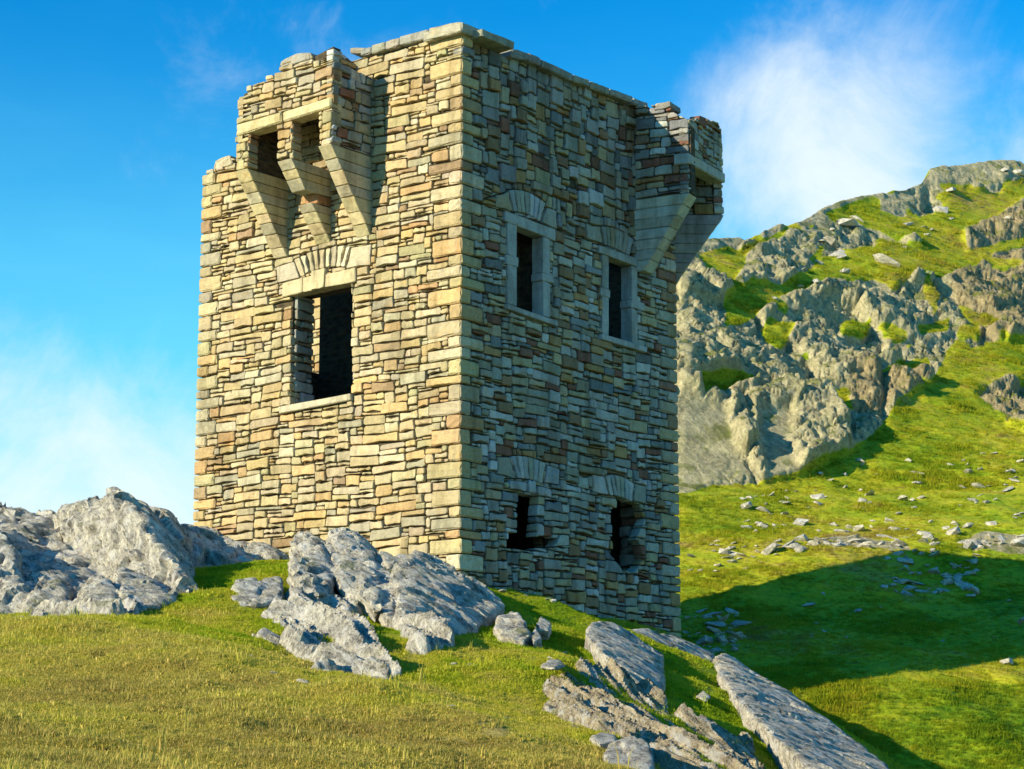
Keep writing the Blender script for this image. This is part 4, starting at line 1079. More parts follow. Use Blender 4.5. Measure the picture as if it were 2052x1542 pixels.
# ---- dressed window frames
def frame_piece(fr, name, pix, n1, tint, parent, depth=-0.25, bevel=0.008):
    return block(name, fr, shape(fr, pix), depth, n1, M_dress, tint, parent, 0.011, 0.004)
TL_ = (.50, .44, .27)
wl = part('window_surround', *prism(FL, [(WLu0 - 0.25, WLv1 + 0.03), (WLu1 + 0.2, WLv1 + 0.03), (WLu1 + 0.2, WLv1 + 0.05), (WLu0 - 0.25, WLv1 + 0.05)], -0.3, -0.1), M_dress, TL_, smooth=False)
LINT_L = [[(569,569),(609,558),(609,587),(569,597)], [(609.5,558),(628,553.5),(628,583),(609.5,587)], [(628.5,545),(655,539),(653,577),(628.5,583)], [(656,551),(715,538),(715,565),(654,577)]]
for i, q in enumerate(LINT_L): frame_piece(FL, 'lintel', q, (0.05, 0.045, 0.075, 0.05)[i], TL_, wl)
SILL_L = [(562,817),(706,790),(706,803),(565,830)]
frame_piece(FL, 'sill', SILL_L, 0.07, (.46, .42, .30), wl)
OB_L = [shape(FL, q) for q in LINT_L] + [shape(FL, SILL_L), WL] + ARCH_L
TR_ = (.36, .375, .35)
OB_R = []
def framed(name_idx, lint, jl, jr, ml, mr, sill, W_):
    g = part('window_surround', *prism(FR, [(W_[0] - 0.02, W_[3] + 0.05), (W_[1] + 0.02, W_[3] + 0.05), (W_[1] + 0.02, W_[3] + 0.07), (W_[0] - 0.02, W_[3] + 0.07)], -0.3, -0.1), M_dress, TR_, smooth=False)
    frame_piece(FR, 'lintel', lint, 0.035, TR_, g)
    frame_piece(FR, 'sill', sill, 0.075, (.38, .39, .37), g)
    for (x0t, x1t), full, mid in ((None, None), jl, ml), ((None, None), jr, mr):
        # upper jamb, through stone, lower jamb
        (a, b, c, d_) = full; (m0, m1, m2, m3) = mid
        def yl(t, e0, e1): return e0[1] + (e1[1] - e0[1]) * t
        def onL(y): t = (y - a[1]) / (d_[1] - a[1]); return (a[0] + (d_[0] - a[0]) * t, y)
        def onR(y): t = (y - b[1]) / (c[1] - b[1]); return (b[0] + (c[0] - b[0]) * t, y)
        frame_piece(FR, 'jamb', [a, b, onR(m1[1] - .4), onL(m0[1] - .4)], 0.02, TR_, g)
        frame_piece(FR, 'jamb', [m0, m1, m2, m3], 0.03, (.38, .39, .36), g)
        frame_piece(FR, 'jamb', [onL(m3[1] + .4), onR(m2[1] + .4), c, d_], 0.022, TR_, g)
        OB_R.extend([shape(FR, [a, b, c, d_]), shape(FR, mid)])
    OB_R.extend([shape(FR, lint), shape(FR, sill), [(W_[0], W_[2]), (W_[1], W_[2]), (W_[1], W_[3]), (W_[0], W_[3])]])
framed(1, [(1010,423),(1111,461),(1111,484),(1010,443)], [(1016,446),(1034,453),(1034,615),(1016,609)], [(1087,475),(1101,480),(1101,638),(1087,633)],
       [(1013,511),(1037,517),(1037,536),(1013,530)], [(1085,547),(1108,554),(1108,569),(1085,562)], [(1012,610),(1112,645),(1112,656),(1012,620)], W1)
framed(2, [(1199,492),(1281,521),(1281,538),(1199,507)], [(1206,510),(1218.5,515),(1218.5,674),(1206,669)], [(1265,533),(1276,537),(1276,692),(1265,688)],
       [(1202,576),(1221,582),(1221,598),(1202,592)], [(1263,601),(1290,609),(1290,624),(1263,616)], [(1201,670),(1291,697),(1291,708),(1201,681)], W2)
# rough lintel stones over the lower holes
low = []
for q in ([(1019,963),(1056,967),(1056,987),(1019,980)], [(1058,961),(1074,963),(1074,992),(1058,988)], [(1076,973),(1105,981),(1105,998),(1076,993)], [(1205,995),(1236,1000),(1236,1020),(1205,1012)]):
    P = shape(FR, q); add_stone(FR, inset(P, 0.008), rv, PAL_V2, low, proud=0.02, back=-0.4); OB_R.append(P)
for s in low: ALL.append([9.0] + s[1:])

# ---- masonry of the two faces
uBl, uBr = FL.px(558, 517)[0] + 0.20, FL.px(734, 472)[0] - 0.17
CORB = {}   # filled below
vtl = FL.px(921, 62)[1]
hidden_L = []   # the wall above the corbels inside the machicolation is still built
obst_L = QOB_L + QOB_L2 + OB_L + obL + ob2 + [ccw([(uq[-1][0] - 0.02, 12.2), (2.75, 12.6), (2.75, 18), (uq[-1][0] - 0.02, 18)])]
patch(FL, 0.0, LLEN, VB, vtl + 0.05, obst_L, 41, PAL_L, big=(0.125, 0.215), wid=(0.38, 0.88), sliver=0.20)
obst_R = QOB_R + QOB_R2 + OB_R + ARCH_R + H1 + H2 + ob3
vm = 9.9
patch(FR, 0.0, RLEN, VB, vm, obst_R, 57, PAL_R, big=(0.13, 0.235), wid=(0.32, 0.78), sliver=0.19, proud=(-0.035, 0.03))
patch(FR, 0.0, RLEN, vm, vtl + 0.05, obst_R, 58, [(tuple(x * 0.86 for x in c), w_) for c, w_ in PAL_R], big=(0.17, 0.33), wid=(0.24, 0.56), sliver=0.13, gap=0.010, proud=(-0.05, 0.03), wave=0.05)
# reveals: left jamb of the big window, jagged sides of the lower holes
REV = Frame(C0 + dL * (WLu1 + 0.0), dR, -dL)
patch(REV, 0.10, WT, WLv0, WLv1, [], 71, PAL_R, inside, back=-0.05, proud=(0.01, 0.07), dark=0.8)  # shade of the recess put into the stone tint
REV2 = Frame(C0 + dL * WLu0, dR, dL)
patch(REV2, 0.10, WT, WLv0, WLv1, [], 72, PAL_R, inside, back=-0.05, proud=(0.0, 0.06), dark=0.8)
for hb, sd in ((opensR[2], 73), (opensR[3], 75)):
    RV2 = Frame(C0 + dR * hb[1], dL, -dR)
    patch(Frame(C0 + dR * hb[1], dL, -dR), 0.10, WT, hb[2], hb[3], [], sd, PAL_R, inside, back=-0.05, proud=(0.0, 0.09), dark=0.6)  # stones tinted darker to deepen the shade in the holes
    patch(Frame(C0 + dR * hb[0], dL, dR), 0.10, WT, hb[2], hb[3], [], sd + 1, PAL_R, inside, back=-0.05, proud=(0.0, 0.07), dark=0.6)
flush(ALL, 'stone', tower, 300, 'rubble_stone')
flush(inside, 'inner_stone', tower, 0, 'inner_stonework')

# ---- copings
PALC = [((.36, .34, .26), 3), ((.32, .31, .25), 3), ((.28, .28, .25), 2)]
def coping(fr, a, b, thick_px, out, depth, dv=0.0, pal=PALC, rough=0.010):
    n = out
    (u0, v0), (u1, v1) = fr.px(*a, n), fr.px(*b, n)
    th = thick_px / 112.0
    q = [(u0, v0 - th), (u1, v1 - th), (u1, v1), (u0, v0)]
    return block('coping_slab', fr, ccw(q), n - depth, n, M_stone, pick(pal, rq), None, 0.02, rough)
for a, b, th, out, dp in [((921,43),(859,57),20,0.14,0.95), ((857,58),(800,74),19,0.11,0.9), ((799,75),(772,83),18,0.11,0.9), ((771,83),(744,91),18,0.11,0.9),
                          ((743,93),(722,100),14,0.0,0.8), ((735,96),(700,96),12,-0.1,0.6)]:
    coping(FL, a, b, th, out, dp)
for a, b, th, out, dp in [((925,44),(974,63),20,0.12,0.9), ((966,57),(1031,84),17,0.30,1.0), ((1026,97),(1060,106),18,0.10,0.8), ((1061,106),(1084,116),18,0.12,0.85), ((1086,119),(1148,147),17,0.12,0.85),
                          ((1150,149),(1181,161),15,0.12,0.85), ((1184,163),(1222,177),15,0.12,0.8), ((1224,178),(1268,194),14,0.12,0.8), ((1270,196),(1299,207),14,0.10,0.8)]:
    coping(FR, a, b, th, out, dp)
# loose stones along the broken tops
def loose(fr, pixels, n0, n1, col, bev=0.015):
    block('coping_stone', fr, shape(fr, pixels, n1), n0, n1, M_stone, col, None, bev, 0.010)
loose(FL, [(431,322),(460,311),(466,329),(431,340)], -0.5, 0.01, (.45, .40, .27))
loose(FL, [(412,342),(427,338),(427,347),(412,350)], -0.4, 0.0, (.40, .37, .28))

# ---- machicolation over the sunlit face
FM = Frame(C0 - dR * PB, dL, -dR)
MR, ML = FM.px(665, 205)[0], FM.px(474, 250)[0]
CW = 0.36
mach = part('machicolation', *prism(FM, [(MR + 0.08, 12.75), (ML - 0.08, 12.35), (ML - 0.08, 12.45), (MR + 0.08, 12.9)], -0.1, -0.3), M_core, (.3, .3, .3), smooth=False)
ms = []
vfr = {'r': FM.px(650, 290)[1], 'm': FM.px(569, 320)[1], 'l': FM.px(483, 340)[1]}
vbt = {'r': FL.px(734, 474)[1], 'm': FL.px(647, 490)[1], 'l': FL.px(558, 518)[1]}
cu = {'r': (FM.px(663, 290)[0], FM.px(637, 292)[0]), 'm': (FM.px(583, 318)[0], FM.px(555, 322)[0]), 'l': (FM.px(496, 338)[0], FM.px(470, 342)[0])}
def corbel(key, ncourse, skip=()):
    u0, u1 = cu[key]; a, b = vbt[key], vfr[key]; r = random.Random(ord(key))
    cuts_ = [a + (b - a) * i / ncourse + (r.uniform(-.03, .03) if 0 < i < ncourse else 0) for i in range(ncourse + 1)]
    for i in range(ncourse):
        if i in skip: continue
        va, vb2 = cuts_[i] + 0.006, cuts_[i + 1] - 0.006
        na, nb_ = PB * (va - a) / (b - a), PB * (vb2 - a) / (b - a)
        na = max(na, 0.02)
        j = r.uniform(-.004, .004)
        bot = [FL.p(u, va, n) for u in (u0 + j, u1 + j) for n in (-0.2, na)]
        top = [FL.p(u, vb2, n) for u in (u0 + j, u1 + j) for n in (-0.2, nb_)]
        hexa('corbel_stone', bot, top, M_dress, pick([((.50,.44,.27),1),((.45,.41,.29),1),((.52,.44,.25),1)], r), mach, 0.010, 0.004)
    return u0, u1
corbel('r', 7); corbel('l', 8); corbel('m', 8, skip=(4,))
# broken stub inside the gap of the middle corbel
u0, u1 = cu['m']; a, b = vbt['m'], vfr['m']; va, vb2 = a + (b - a) * 4 / 8, a + (b - a) * 5 / 8
hexa('corbel_stone', [FL.p(u, va, n) for u in (u0 + .02, u1 - .03) for n in (-.2, .34)], [FL.p(u, vb2, n) for u in (u0 + .03, u1 - .02) for n in (-.2, .40)], M_stone, (.36, .20, .10), mach, 0.012, 0.008)
# front wall: openings, lintels, broken top
OPL = shape(FM, [(497, 266), (553, 251), (553, 325), (497, 345)]); OPR = shape(FM, [(584, 236), (637, 224), (637, 296), (584, 322)])
LN1 = shape(FM, [(474, 251), (566, 225), (566, 246), (553, 251), (497, 268), (476, 274)]); LN2 = shape(FM, [(567, 224), (665, 194), (665, 216), (567, 246)])
LN1 = ccw([LN1[i] for i in range(len(LN1))]); LN1 = shape(FM, [(474, 250), (566, 224), (566, 247), (476, 273)])
for q, c in ((LN1, (.56, .49, .27)), (LN2, (.58, .50, .28))): block('lintel', FM, inset(q, 0.006), -0.32, 0.03, M_stone, c, mach, 0.03, 0.008)
mtop_px = [(473,196),(480,193),(492,191),(493,172),(531,162),(532,149),(558,142),(560,128),(586,120),(588,114),(623,108),(625,123),(654,116),(656,100),(664,97)]
obm, tm = above(FM, mtop_px, pl=1.0, pr=1.0)
mo = [OPL, OPR, LN1, LN2] + obm
vml = vfr['l']
below = [ccw([(cu['m'][1] + 0, 9), (cu['l'][0], 9), (cu['l'][0], vfr['l'] + 0.0), (cu['m'][1], vfr['m'])])]
bl = [ccw([(MR - .1, 9), (ML + .1, 9), (ML + .1, vfr['l'] - 0.01), (MR - .1, vfr['r'] - 0.01)])]
patch(FM, MR, ML, 10.6, 13.6, mo + bl, 83, PAL_L, ms, big=(0.14, 0.22), wid=(0.24, 0.6), back=-0.26)
# cores of the front wall above the lintels and of the piers
lt = [FM.px(474, 250), FM.px(566, 224), FM.px(665, 194)]
tmu = [t_[0] for t_ in tm]; tmv = [t_[1] for t_ in tm]
us_ = np.linspace(MR + 0.08, ML - 0.08, 14)
for a, b in zip(us_, us_[1:]):
    lo_ = [np.interp(x, [lt[2][0], lt[1][0], lt[0][0]], [lt[2][1], lt[1][1], lt[0][1]]) for x in (a, b)]
    hi_ = min(np.interp(a, tmu, tmv), np.interp(b, tmu, tmv), np.interp((a + b) / 2, tmu, tmv)) - 0.14
    part('wall_core', *prism(FM, [(a, lo_[0] + .02), (b, lo_[1] + .02), (b, max(hi_, lo_[1] + .1)), (a, max(hi_, lo_[0] + .1))], -0.07, -0.30), M_core, (.3, .3, .3), mach, smooth=False)
for k_, (pa, pb) in {'r': cu['r'], 'm': cu['m'], 'l': cu['l']}.items():
    lo_ = vfr[k_]; hi_ = np.interp((pa + pb) / 2, [lt[2][0], lt[1][0], lt[0][0]], [lt[2][1], lt[1][1], lt[0][1]]) - 0.15
    part('wall_core', *prism(FM, [(pa + .07, lo_), (pb - .07, lo_), (pb - .07, hi_), (pa + .07, hi_)], -0.07, -0.30), M_core, (.3, .3, .3), mach, smooth=False)
# side cheeks
def cheek(uc, face_right, vlow, seed, toppts):
    fr2 = Frame(C0 + dL * uc, -dR, -dL if face_right else dL)    # u runs outward from the wall
    ob_c, tc = [], toppts
    for (a, va), (b, vb2) in zip(tc, tc[1:]): ob_c.append(ccw([(a, va), (b, vb2), (b, vb2 + 5), (a, va + 5)]))
    patch(fr2, 0.0, PB, vlow, 14, ob_c, seed, PAL_R if face_right else PAL_L, ms, big=(0.14, 0.24), wid=(0.2, 0.5), back=-0.15)
    for (a, va), (b, vb2) in zip(tc, tc[1:]):
        part('wall_core', *prism(fr2, [(max(a, 0), vlow), (min(b, PB - 0.08), vlow), (min(b, PB - 0.08), min(va, vb2) - .12), (max(a, 0), min(va, vb2) - .12)], -0.06, -0.28), M_core, (.3, .3, .3), mach, smooth=False)
tr = FM.px(664, 97)[1]
cheek(MR, True, vfr['r'] + 0.005, 91, [(0, tr - 0.28), (0.35, tr - 0.25), (0.4, tr - 0.12), (0.75, tr - 0.06), (PB, tr)])
cheek(ML, False, vfr['l'] + 0.005, 93, [(0, tmv[-1] - 0.3), (0.6, tmv[-1] - 0.1), (PB, tmv[-1])])
# inner sides of the piers, seen up through the slots
for k_, sd in (('m', 95), ('l', 97)):
    pr = Frame(C0 + dL * cu[k_][0], -dR, -dL)
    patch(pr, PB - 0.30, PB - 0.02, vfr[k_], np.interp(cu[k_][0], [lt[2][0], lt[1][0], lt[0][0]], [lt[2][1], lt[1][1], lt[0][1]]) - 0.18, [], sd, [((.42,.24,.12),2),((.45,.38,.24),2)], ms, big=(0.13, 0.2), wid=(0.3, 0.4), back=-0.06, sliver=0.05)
flush(ms, 'stone', mach, 300, 'rubble_stone')
part('sky_block_slab', *prism(FM, [(MR + 0.3, 12.02), (ML - 0.3, 12.02), (ML - 0.3, 12.12), (MR + 0.3, 12.12)], -0.3, -PB - 0.05), M_core, (.3, .3, .3), mach, smooth=False)  # unseen slab, added to block the sky and darken the slots
loose(FM, [(560,124),(590,107),(622,105),(620,120),(588,128),(562,138)], -0.35, 0.0, (.36, .35, .30), 0.03)

# ---- corner bartizan on the shaded face
A_ = C0 + dR * 5.44; B_ = np.array([*at(1381, 380, 39.75)[:2], 0]); T_ = C0 + dR * RLEN
C_ = np.array([*at(1450, 400, 41.45)[:2], 0]); D_ = C_ + dR * 1.3 - dL * -0.9
def fr_ab(P, Q, toward):
    U = Q - P; N = np.array([U[1], -U[0], 0]); N = N if N @ toward > 0 else -N
    return Frame(P, U, N), np.linalg.norm(U)
cam_dir = np.array([-0.1, -1, 0])
FA, la = fr_ab(A_, B_, cam_dir); FF, lf = fr_ab(B_, C_, cam_dir); FT, lt2 = fr_ab(T_, C_, cam_dir)
vC1 = FA.px(1381, 386)[1]; vC0 = FR.px(1276, 545)[1]; vK1 = FT.px(1451, 431)[1]; vK0 = FT.px(1354, 566)[1]
bart = part('bartizan', *prism(FA, [(0.05, vC1 + 0.2), (la - 0.1, vC1 + 0.2), (la - 0.1, vC1 + 1.45), (0.05, vC1 + 1.7)], -0.06, -0.26), M_core, (.3, .3, .3), smooth=False)
bs = []
# stepped corbel under the near cheek: width cw along the front, tapering to the wall
nC = 7; cw = 0.42; r = random.Random(3)
for i in range(nC):
    t0, t1 = i / nC, (i + 1) / nC
    va, vb2 = vC0 + (vC1 - vC0) * t0 + .004, vC0 + (vC1 - vC0) * t1 - .004
    e0, e1 = la * (0.16 + 0.84 * t0), la * (0.16 + 0.84 * t1)
    def ring(e, v): return [FA.p(-0.05, v, 0), FA.p(e, v, 0), FA.p(e, v, 0) + FF.U * cw, FR.p(5.44 + cw + 0.15, v, -0.1), FR.p(5.44, v, -0.2)]
    hexa('corbel_stone', ring(e0, va), ring(e1, vb2), M_dress, pick([((.42,.43,.36),1),((.38,.40,.36),1),((.44,.42,.33),1)], r), bart, 0.014, 0.005)
# plate like corbel on the corner
for i in range(7):
    t0, t1 = i / 7, (i + 1) / 7
    va, vb2 = vK0 + (vK1 - vK0) * t0 + .003, vK0 + (vK1 - vK0) * t1 - .003
    e0, e1 = max(lt2 * t0, 0.03), lt2 * t1
    hexa('corbel_stone', [FT.p(u, va, n) for u in (-0.3, e0) for n in (0, -0.42)], [FT.p(u, vb2, n) for u in (-0.3, e1) for n in (0, -0.42)], M_dress, pick([((.26,.27,.27),1),((.30,.30,.28),1)], r), bart, 0.010, 0.004)
# cheek masonry
topA = [FA.px(1276, 207), FA.px(1300, 213), FA.px(1316, 206), FA.px(1343, 205), FA.px(1346, 222), FA.px(1381, 240)]
outline_cheek = [(-1, topA[0][1])] + topA + [(9, topA[-1][1])]
obA = [ccw([a, b, (b[0], b[1] + 5), (a[0], a[1] + 5)]) for a, b in zip(outline_cheek, outline_cheek[1:])]
patch(FA, 0.0, la, vC1 + 0.005, 14.2, obA, 111, PAL_R, bs, big=(0.13, 0.24), wid=(0.22, 0.52), back=-0.2)
for (a, va), (b, vb2) in zip(topA, topA[1:]):
    part('wall_core', *prism(FA, [(a, vC1), (b, vC1), (b, min(va, vb2) - .12), (a, min(va, vb2) - .12)], -0.07, -0.27), M_core, (.3, .3, .3), bart, smooth=False)
# front: narrow pier, lintel, broken wall above
topF = [FF.px(1381, 240), FF.px(1396, 236), FF.px(1402, 231), FF.px(1425, 240), FF.px(1442, 247), FF.px(1451, 262)]
outline_front = [(-1, topF[0][1])] + topF + [(9, topF[-1][1])]
obF = [ccw([a, b, (b[0], b[1] + 5), (a[0], a[1] + 5)]) for a, b in zip(outline_front, outline_front[1:])]
uPi = FF.px(1386, 370)[0]
lnq = shape(FF, [(1378, 306), (1451, 348), (1451, 368), (1378, 328)])
lowF = ccw([(uPi, vC1 - 2), (lf + 1, vC1 - 2), lnq[1] if False else (lf + 1, FF.px(1451, 358)[1]), (uPi, FF.px(1386, 322)[1])])
block('lintel', FF, inset(lnq, 0.005), -0.3, 0.03, M_dress, (.38, .38, .33), bart, 0.02, 0.004)
patch(FF, 0.0, lf, vC1 + 0.005, 14.2, [lowF, lnq] + obF, 113, PAL_R, bs, big=(0.13, 0.22), wid=(0.2, 0.45), back=-0.2)
for (a, va), (b, vb2) in zip(topF, topF[1:]):
    lo_ = max(FF.px(1386, 310)[1], 0) if False else np.interp((a + b) / 2, [0, lf], [FF.px(1378, 312)[1], FF.px(1451, 352)[1]])
    part('wall_core', *prism(FF, [(a, lo_), (b, lo_), (b, max(min(va, vb2) - .12, lo_ + .05)), (a, max(min(va, vb2) - .12, lo_ + .05))], -0.07, -0.27), M_core, (.3, .3, .3), bart, smooth=False)
# wall standing on the corner corbel, seen through the opening
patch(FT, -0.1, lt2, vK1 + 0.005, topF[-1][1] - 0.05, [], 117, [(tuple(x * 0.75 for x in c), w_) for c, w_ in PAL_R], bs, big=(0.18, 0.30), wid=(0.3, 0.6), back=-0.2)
part('wall_core', *prism(FT, [(-0.1, vK1), (lt2 - 0.08, vK1), (lt2 - 0.08, topF[-1][1] - .2), (-0.1, topF[-1][1] - .2)], -0.07, -0.42), M_core, (.3, .3, .3), bart, smooth=False)
zs = vC1 + 0.95
hexa('sky_block_slab', [p + ZZ * zs for p in (A_ - dL * 0.02, B_ + FF.U * 0.1, C_ - dR * 0.2, T_)], [p + ZZ * (zs + 0.1) for p in (A_, B_ + FF.U * 0.1, C_ - dR * 0.2, T_)], M_core, (.3, .3, .3), bart, 0)  # unseen slab added to keep skylight out of the opening
# outer return of the corner
FO, lo2 = fr_ab(C_, C_ + dR * 0.55 + dL * 0.75, np.array([1, 0.3, 0]))
patch(FO, 0.0, lo2, vK1 + 0.005, topF[-1][1], [], 119, PAL_R, bs, back=-0.2)
flush(bs, 'stone', bart, 300, 'rubble_stone')
loose(FA, [(1310,222),(1316,208),(1343,203),(1343,214)], -0.5, 0.03, (.26, .25, .22))
# ------------------------------------------------------------------ grass on the knoll
def tuft(seed, n, spread, hgt, lean):
    rnd = random.Random(seed); V, F, tone = [], [], []
    for _ in range(n):
        a = rnd.uniform(0, 6.283); rr = spread * rnd.random() ** 0.6; x, y = rr * math.cos(a), rr * math.sin(a)
        h = hgt * rnd.uniform(0.5, 1.15); wd = rnd.uniform(0.0016, 0.0032); b = rnd.uniform(0, 6.283); ln = lean * rnd.uniform(0.3, 1.4) * h
        dx, dy = math.cos(b), math.sin(b); px_, py_ = -dy * wd, dx * wd; k = len(V)
        V += [(x - px_, y - py_, -0.01), (x + px_, y + py_, -0.01), (x + dx * ln * 0.35 + px_ * .8, y + dy * ln * 0.35 + py_ * .8, h * 0.6), (x + dx * ln * 0.35 - px_ * .8, y + dy * ln * 0.35 - py_ * .8, h * 0.6), (x + dx * ln, y + dy * ln, h)]
        F += [(k, k + 1, k + 2, k + 3), (k + 3, k + 2, k + 4)]
        t_ = rnd.random() ** 1.5; tone += [t_] * 5
    me = bpy.data.meshes.new('grass_tuft'); me.from_pydata(V, [], F); me.materials.append(M_blade)
    at_ = me.attributes.new('tone', 'FLOAT', 'POINT'); at_.data.foreach_set('value', np.array(tone, np.float32))
    return me
rng = np.random.default_rng(8)
Npts = 420000
# denser towards the viewer
Yp = 9.5 + (41 - 9.5) * rng.random(Npts) ** 1.35
th_ = rng.uniform(-0.27, 0.20, Npts); Xp = Yp * th_
Zp = ground_z(Xp, Yp)
vz = -Yp * math.sin(PITCH) + Zp * math.cos(PITCH); vy = Yp * math.cos(PITCH) + Zp * math.sin(PITCH)
PYp = CYP - FPX * vz / vy; PXp = CXP + FPX * Xp / vy
ok = (PYp > 1040) & (PYp < 1750) & (PXp > -150) & (PXp < 2150)
# nothing grows inside the tower or where turf has worn away
rel_ = np.stack([Xp - C0[0], Yp - C0[1]], -1); ul = rel_ @ dL[:2]; ur = rel_ @ dR[:2]
ok &= ~((ul > -0.05) & (ur > -0.05) & (ul < LLEN + .1) & (ur < RLEN + .1))
dens = fbm(np.stack([Xp, Yp, Zp * 0], -1) * 1.6, 3, 401)
ok &= (dens > -0.62 + 0.2 * rng.random(Npts))
Pt = np.stack([Xp, Yp, Zp], -1)[ok]; nP = len(Pt)
gm = bpy.data.meshes.new('grass'); gm.vertices.add(nP); gm.vertices.foreach_set('co', Pt.astype(np.float32).ravel())
dd = fbm(Pt * np.array([0.9, 0.9, 0]), 3, 411)
a = gm.attributes.new('sc', 'FLOAT', 'POINT'); a.data.foreach_set('value', (rng.uniform(0.65, 1.15, nP) * (1 + 0.55 * np.clip(dd, -0.6, 1)) * (1 + 0.8 * (rng.random(nP) < 0.015))).astype(np.float32))
a = gm.attributes.new('rz', 'FLOAT', 'POINT'); a.data.foreach_set('value', rng.uniform(0, 6.28, nP).astype(np.float32))
pk = np.where(rng.random(nP) < 0.06 + 0.12 * (dd > 0.15), 4, rng.integers(0, 4, nP)); pk = np.where(rng.random(nP) < 0.004, 5, pk)
a = gm.attributes.new('pick', 'INT', 'POINT'); a.data.foreach_set('value', pk.astype(np.int32))
grass = link(bpy.data.objects.new('grass', gm)); tag(grass, 'short tufty grass covering the knoll around the rocks', 'grass', kind='stuff')
ng = bpy.data.node_groups.new('grass_instances', 'GeometryNodeTree')
ng.interface.new_socket('Geometry', in_out='INPUT', socket_type='NodeSocketGeometry'); ng.interface.new_socket('Geometry', in_out='OUTPUT', socket_type='NodeSocketGeometry')
gi = ng.nodes.new('NodeGroupInput'); go = ng.nodes.new('NodeGroupOutput')
def named(nm, ty):
    n_ = ng.nodes.new('GeometryNodeInputNamedAttribute'); n_.data_type = ty; n_.inputs[0].default_value = nm; return n_.outputs[0]
tcol = bpy.data.collections.new('tuft_shapes')
gti = ng.nodes.new('GeometryNodeGeometryToInstance')
for k in range(5):
    to = bpy.data.objects.new('grass_tuft', tuft(k, 30 if k < 4 else 9, 0.055 if k < 4 else 0.03, 0.023 if k < 4 else 0.052, 1.0 if k < 4 else 0.4)); tcol.objects.link(to)
tcol.objects.link(bpy.data.objects.new('grass_tuft', tuft(5, 5, 0.02, 0.13, 0.35)))   # tall dry stalks
ci = ng.nodes.new('GeometryNodeCollectionInfo'); ci.inputs['Collection'].default_value = tcol; ci.inputs['Separate Children'].default_value = True; ci.inputs['Reset Children'].default_value = True
iop = ng.nodes.new('GeometryNodeInstanceOnPoints'); iop.inputs['Pick Instance'].default_value = True
cx_ = ng.nodes.new('ShaderNodeCombineXYZ')
L_ = ng.links
L_.new(gi.outputs[0], iop.inputs['Points']); L_.new(ci.outputs[0], iop.inputs['Instance']); L_.new(named('pick', 'INT'), iop.inputs['Instance Index'])
L_.new(named('rz', 'FLOAT'), cx_.inputs[2]); L_.new(cx_.outputs[0], iop.inputs['Rotation']); L_.new(named('sc', 'FLOAT'), iop.inputs['Scale'])
L_.new(iop.outputs[0], go.inputs[0])
md = grass.modifiers.new('grass', 'NODES'); md.node_group = ng

# rough tussocks on the hillside, same shapes at a larger size
def hill_blade_material():
    m, t, bs = mat_new('hill_tussock')
    P = t.node('ShaderNodeNewGeometry').outputs['Position']
    c, b = hill_grass(t, P)
    r = t.node('ShaderNodeAttribute', attribute_name='tone').outputs['Fac']
    c = t.mix(1.0, c, t.ramp(r, [(0.0, (0.70, 0.75, 0.6)), (1.0, (1.25, 1.15, 1.3))]), 'MULTIPLY')
    t.l.new(c, bs.inputs['Base Color']); bs.inputs['Roughness'].default_value = 0.8
    tr = t.node('ShaderNodeBsdfTranslucent', {'Color': c}); mx = t.node('ShaderNodeMixShader', {0: 0.3})
    t.l.new(bs.outputs[0], mx.inputs[1]); t.l.new(tr.outputs[0], mx.inputs[2])
    t.l.new(mx.outputs[0], [n for n in t.n if n.type == 'OUTPUT_MATERIAL'][0].inputs[0])
    return m
M_tuss = hill_blade_material()
hcol = bpy.data.collections.new('tussock_shapes')
for k in range(4):
    me = tuft(40 + k, 34, 0.075, 0.05, 0.8); me.materials.clear(); me.materials.append(M_tuss)
    hcol.objects.link(bpy.data.objects.new('hill_tussock', me))
ng2 = ng.copy()
for n_ in ng2.nodes:
    if n_.type == 'COLLECTION_INFO': n_.inputs['Collection'].default_value = hcol
nh = 90000
ii = rng.integers(4, HQ.shape[0] - 3, nh); jj = rng.integers(0, HQ.shape[1] - 1, nh)
mk = (rks[ii, jj] < 0.42) & (PX[ii, jj] > 1325) & (PX[ii, jj] < 2100) & (PY[ii, jj] < 1600)
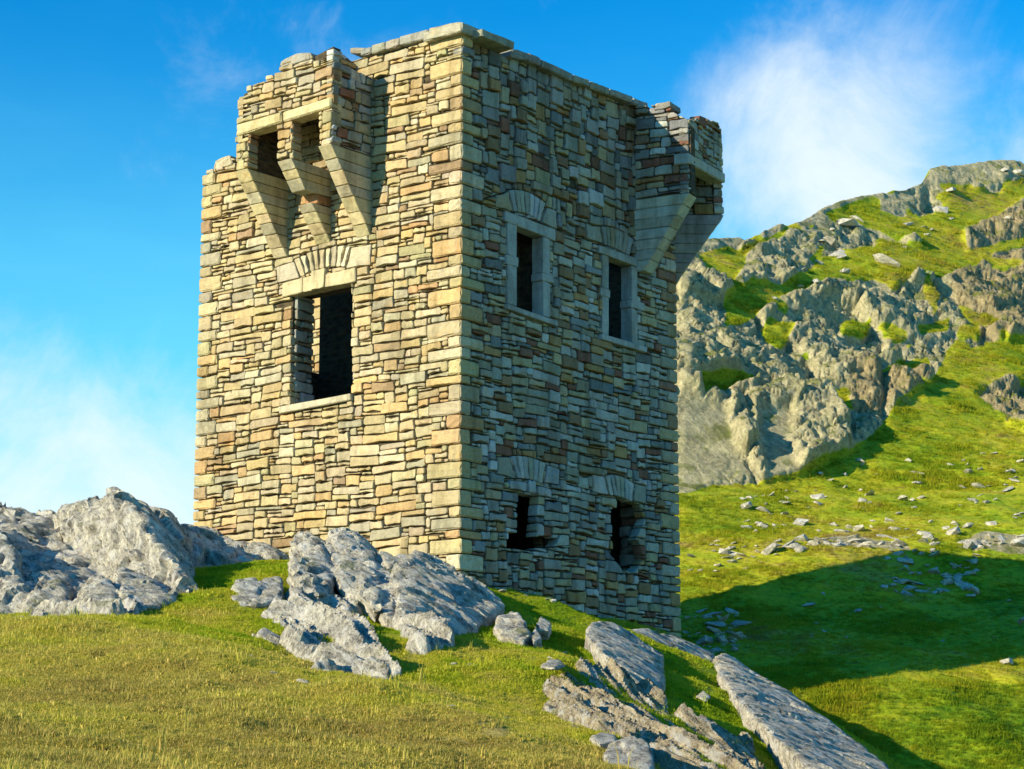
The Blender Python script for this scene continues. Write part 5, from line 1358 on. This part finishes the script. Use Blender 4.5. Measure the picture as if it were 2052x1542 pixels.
clump = fbm(HQ[ii, jj] * np.array([0.8, 0.8, 2.0]), 3, 501)
mk &= clump > rng.uniform(-0.5, 0.35, nh)
ii, jj, clump = ii[mk], jj[mk], clump[mk]
Pq = HQ[ii, jj]; nq = len(Pq)
hm = bpy.data.meshes.new('hill_grass'); hm.vertices.add(nq); hm.vertices.foreach_set('co', Pq.astype(np.float32).ravel())
dist = Pq[:, 1]
a = hm.attributes.new('sc', 'FLOAT', 'POINT'); a.data.foreach_set('value', (rng.uniform(0.55, 1.05, nq) * (1 + 1.1 * np.clip(clump, 0, 1)) * np.clip(dist / 48, 1, 1.8)).astype(np.float32))
a = hm.attributes.new('rz', 'FLOAT', 'POINT'); a.data.foreach_set('value', rng.uniform(0, 6.28, nq).astype(np.float32))
a = hm.attributes.new('pick', 'INT', 'POINT'); a.data.foreach_set('value', rng.integers(0, 4, nq).astype(np.int32))
hg = link(bpy.data.objects.new('hill_grass', hm)); tag(hg, 'rough grass and small tussocks covering the hillside', 'grass', kind='stuff')
md = hg.modifiers.new('grass', 'NODES'); md.node_group = ng2

# stones fallen from the walls, lying in the grass at their foot
rf = random.Random(99)
def fall_stone(x, y, s, label, group=None):
    z = float(ground_z(np.array([x]), np.array([y]))[0])
    o = link(bpy.data.objects.new('fallen_stone', rf.choice(SP))); o.location = (x, y, z + s * 0.12)
    o.rotation_euler = (rf.uniform(-.3, .3), rf.uniform(-.3, .3), rf.uniform(0, 6.3)); o.scale = (s * 1.4, s, s * 0.8)
    tag(o, label, 'stone', group)
for k in range(16):
    u = rf.uniform(0.8, 6.6); q = C0 + dR * u - dL * rf.uniform(0.12, 0.9)
    fall_stone(q[0], q[1], rf.uniform(0.08, 0.2), 'small fallen stone half hidden in grass at the foot of the shaded wall', 'stones fallen at the foot of the shaded wall')
for k in range(26):
    px, Y = rf.uniform(440, 1320), rf.uniform(19, 31); X = (px - CXP) / FPX * Y
    fall_stone(X, Y, rf.uniform(0.05, 0.13), 'tiny pale stone lying in the short grass of the knoll', 'tiny stones strewn over the knoll')
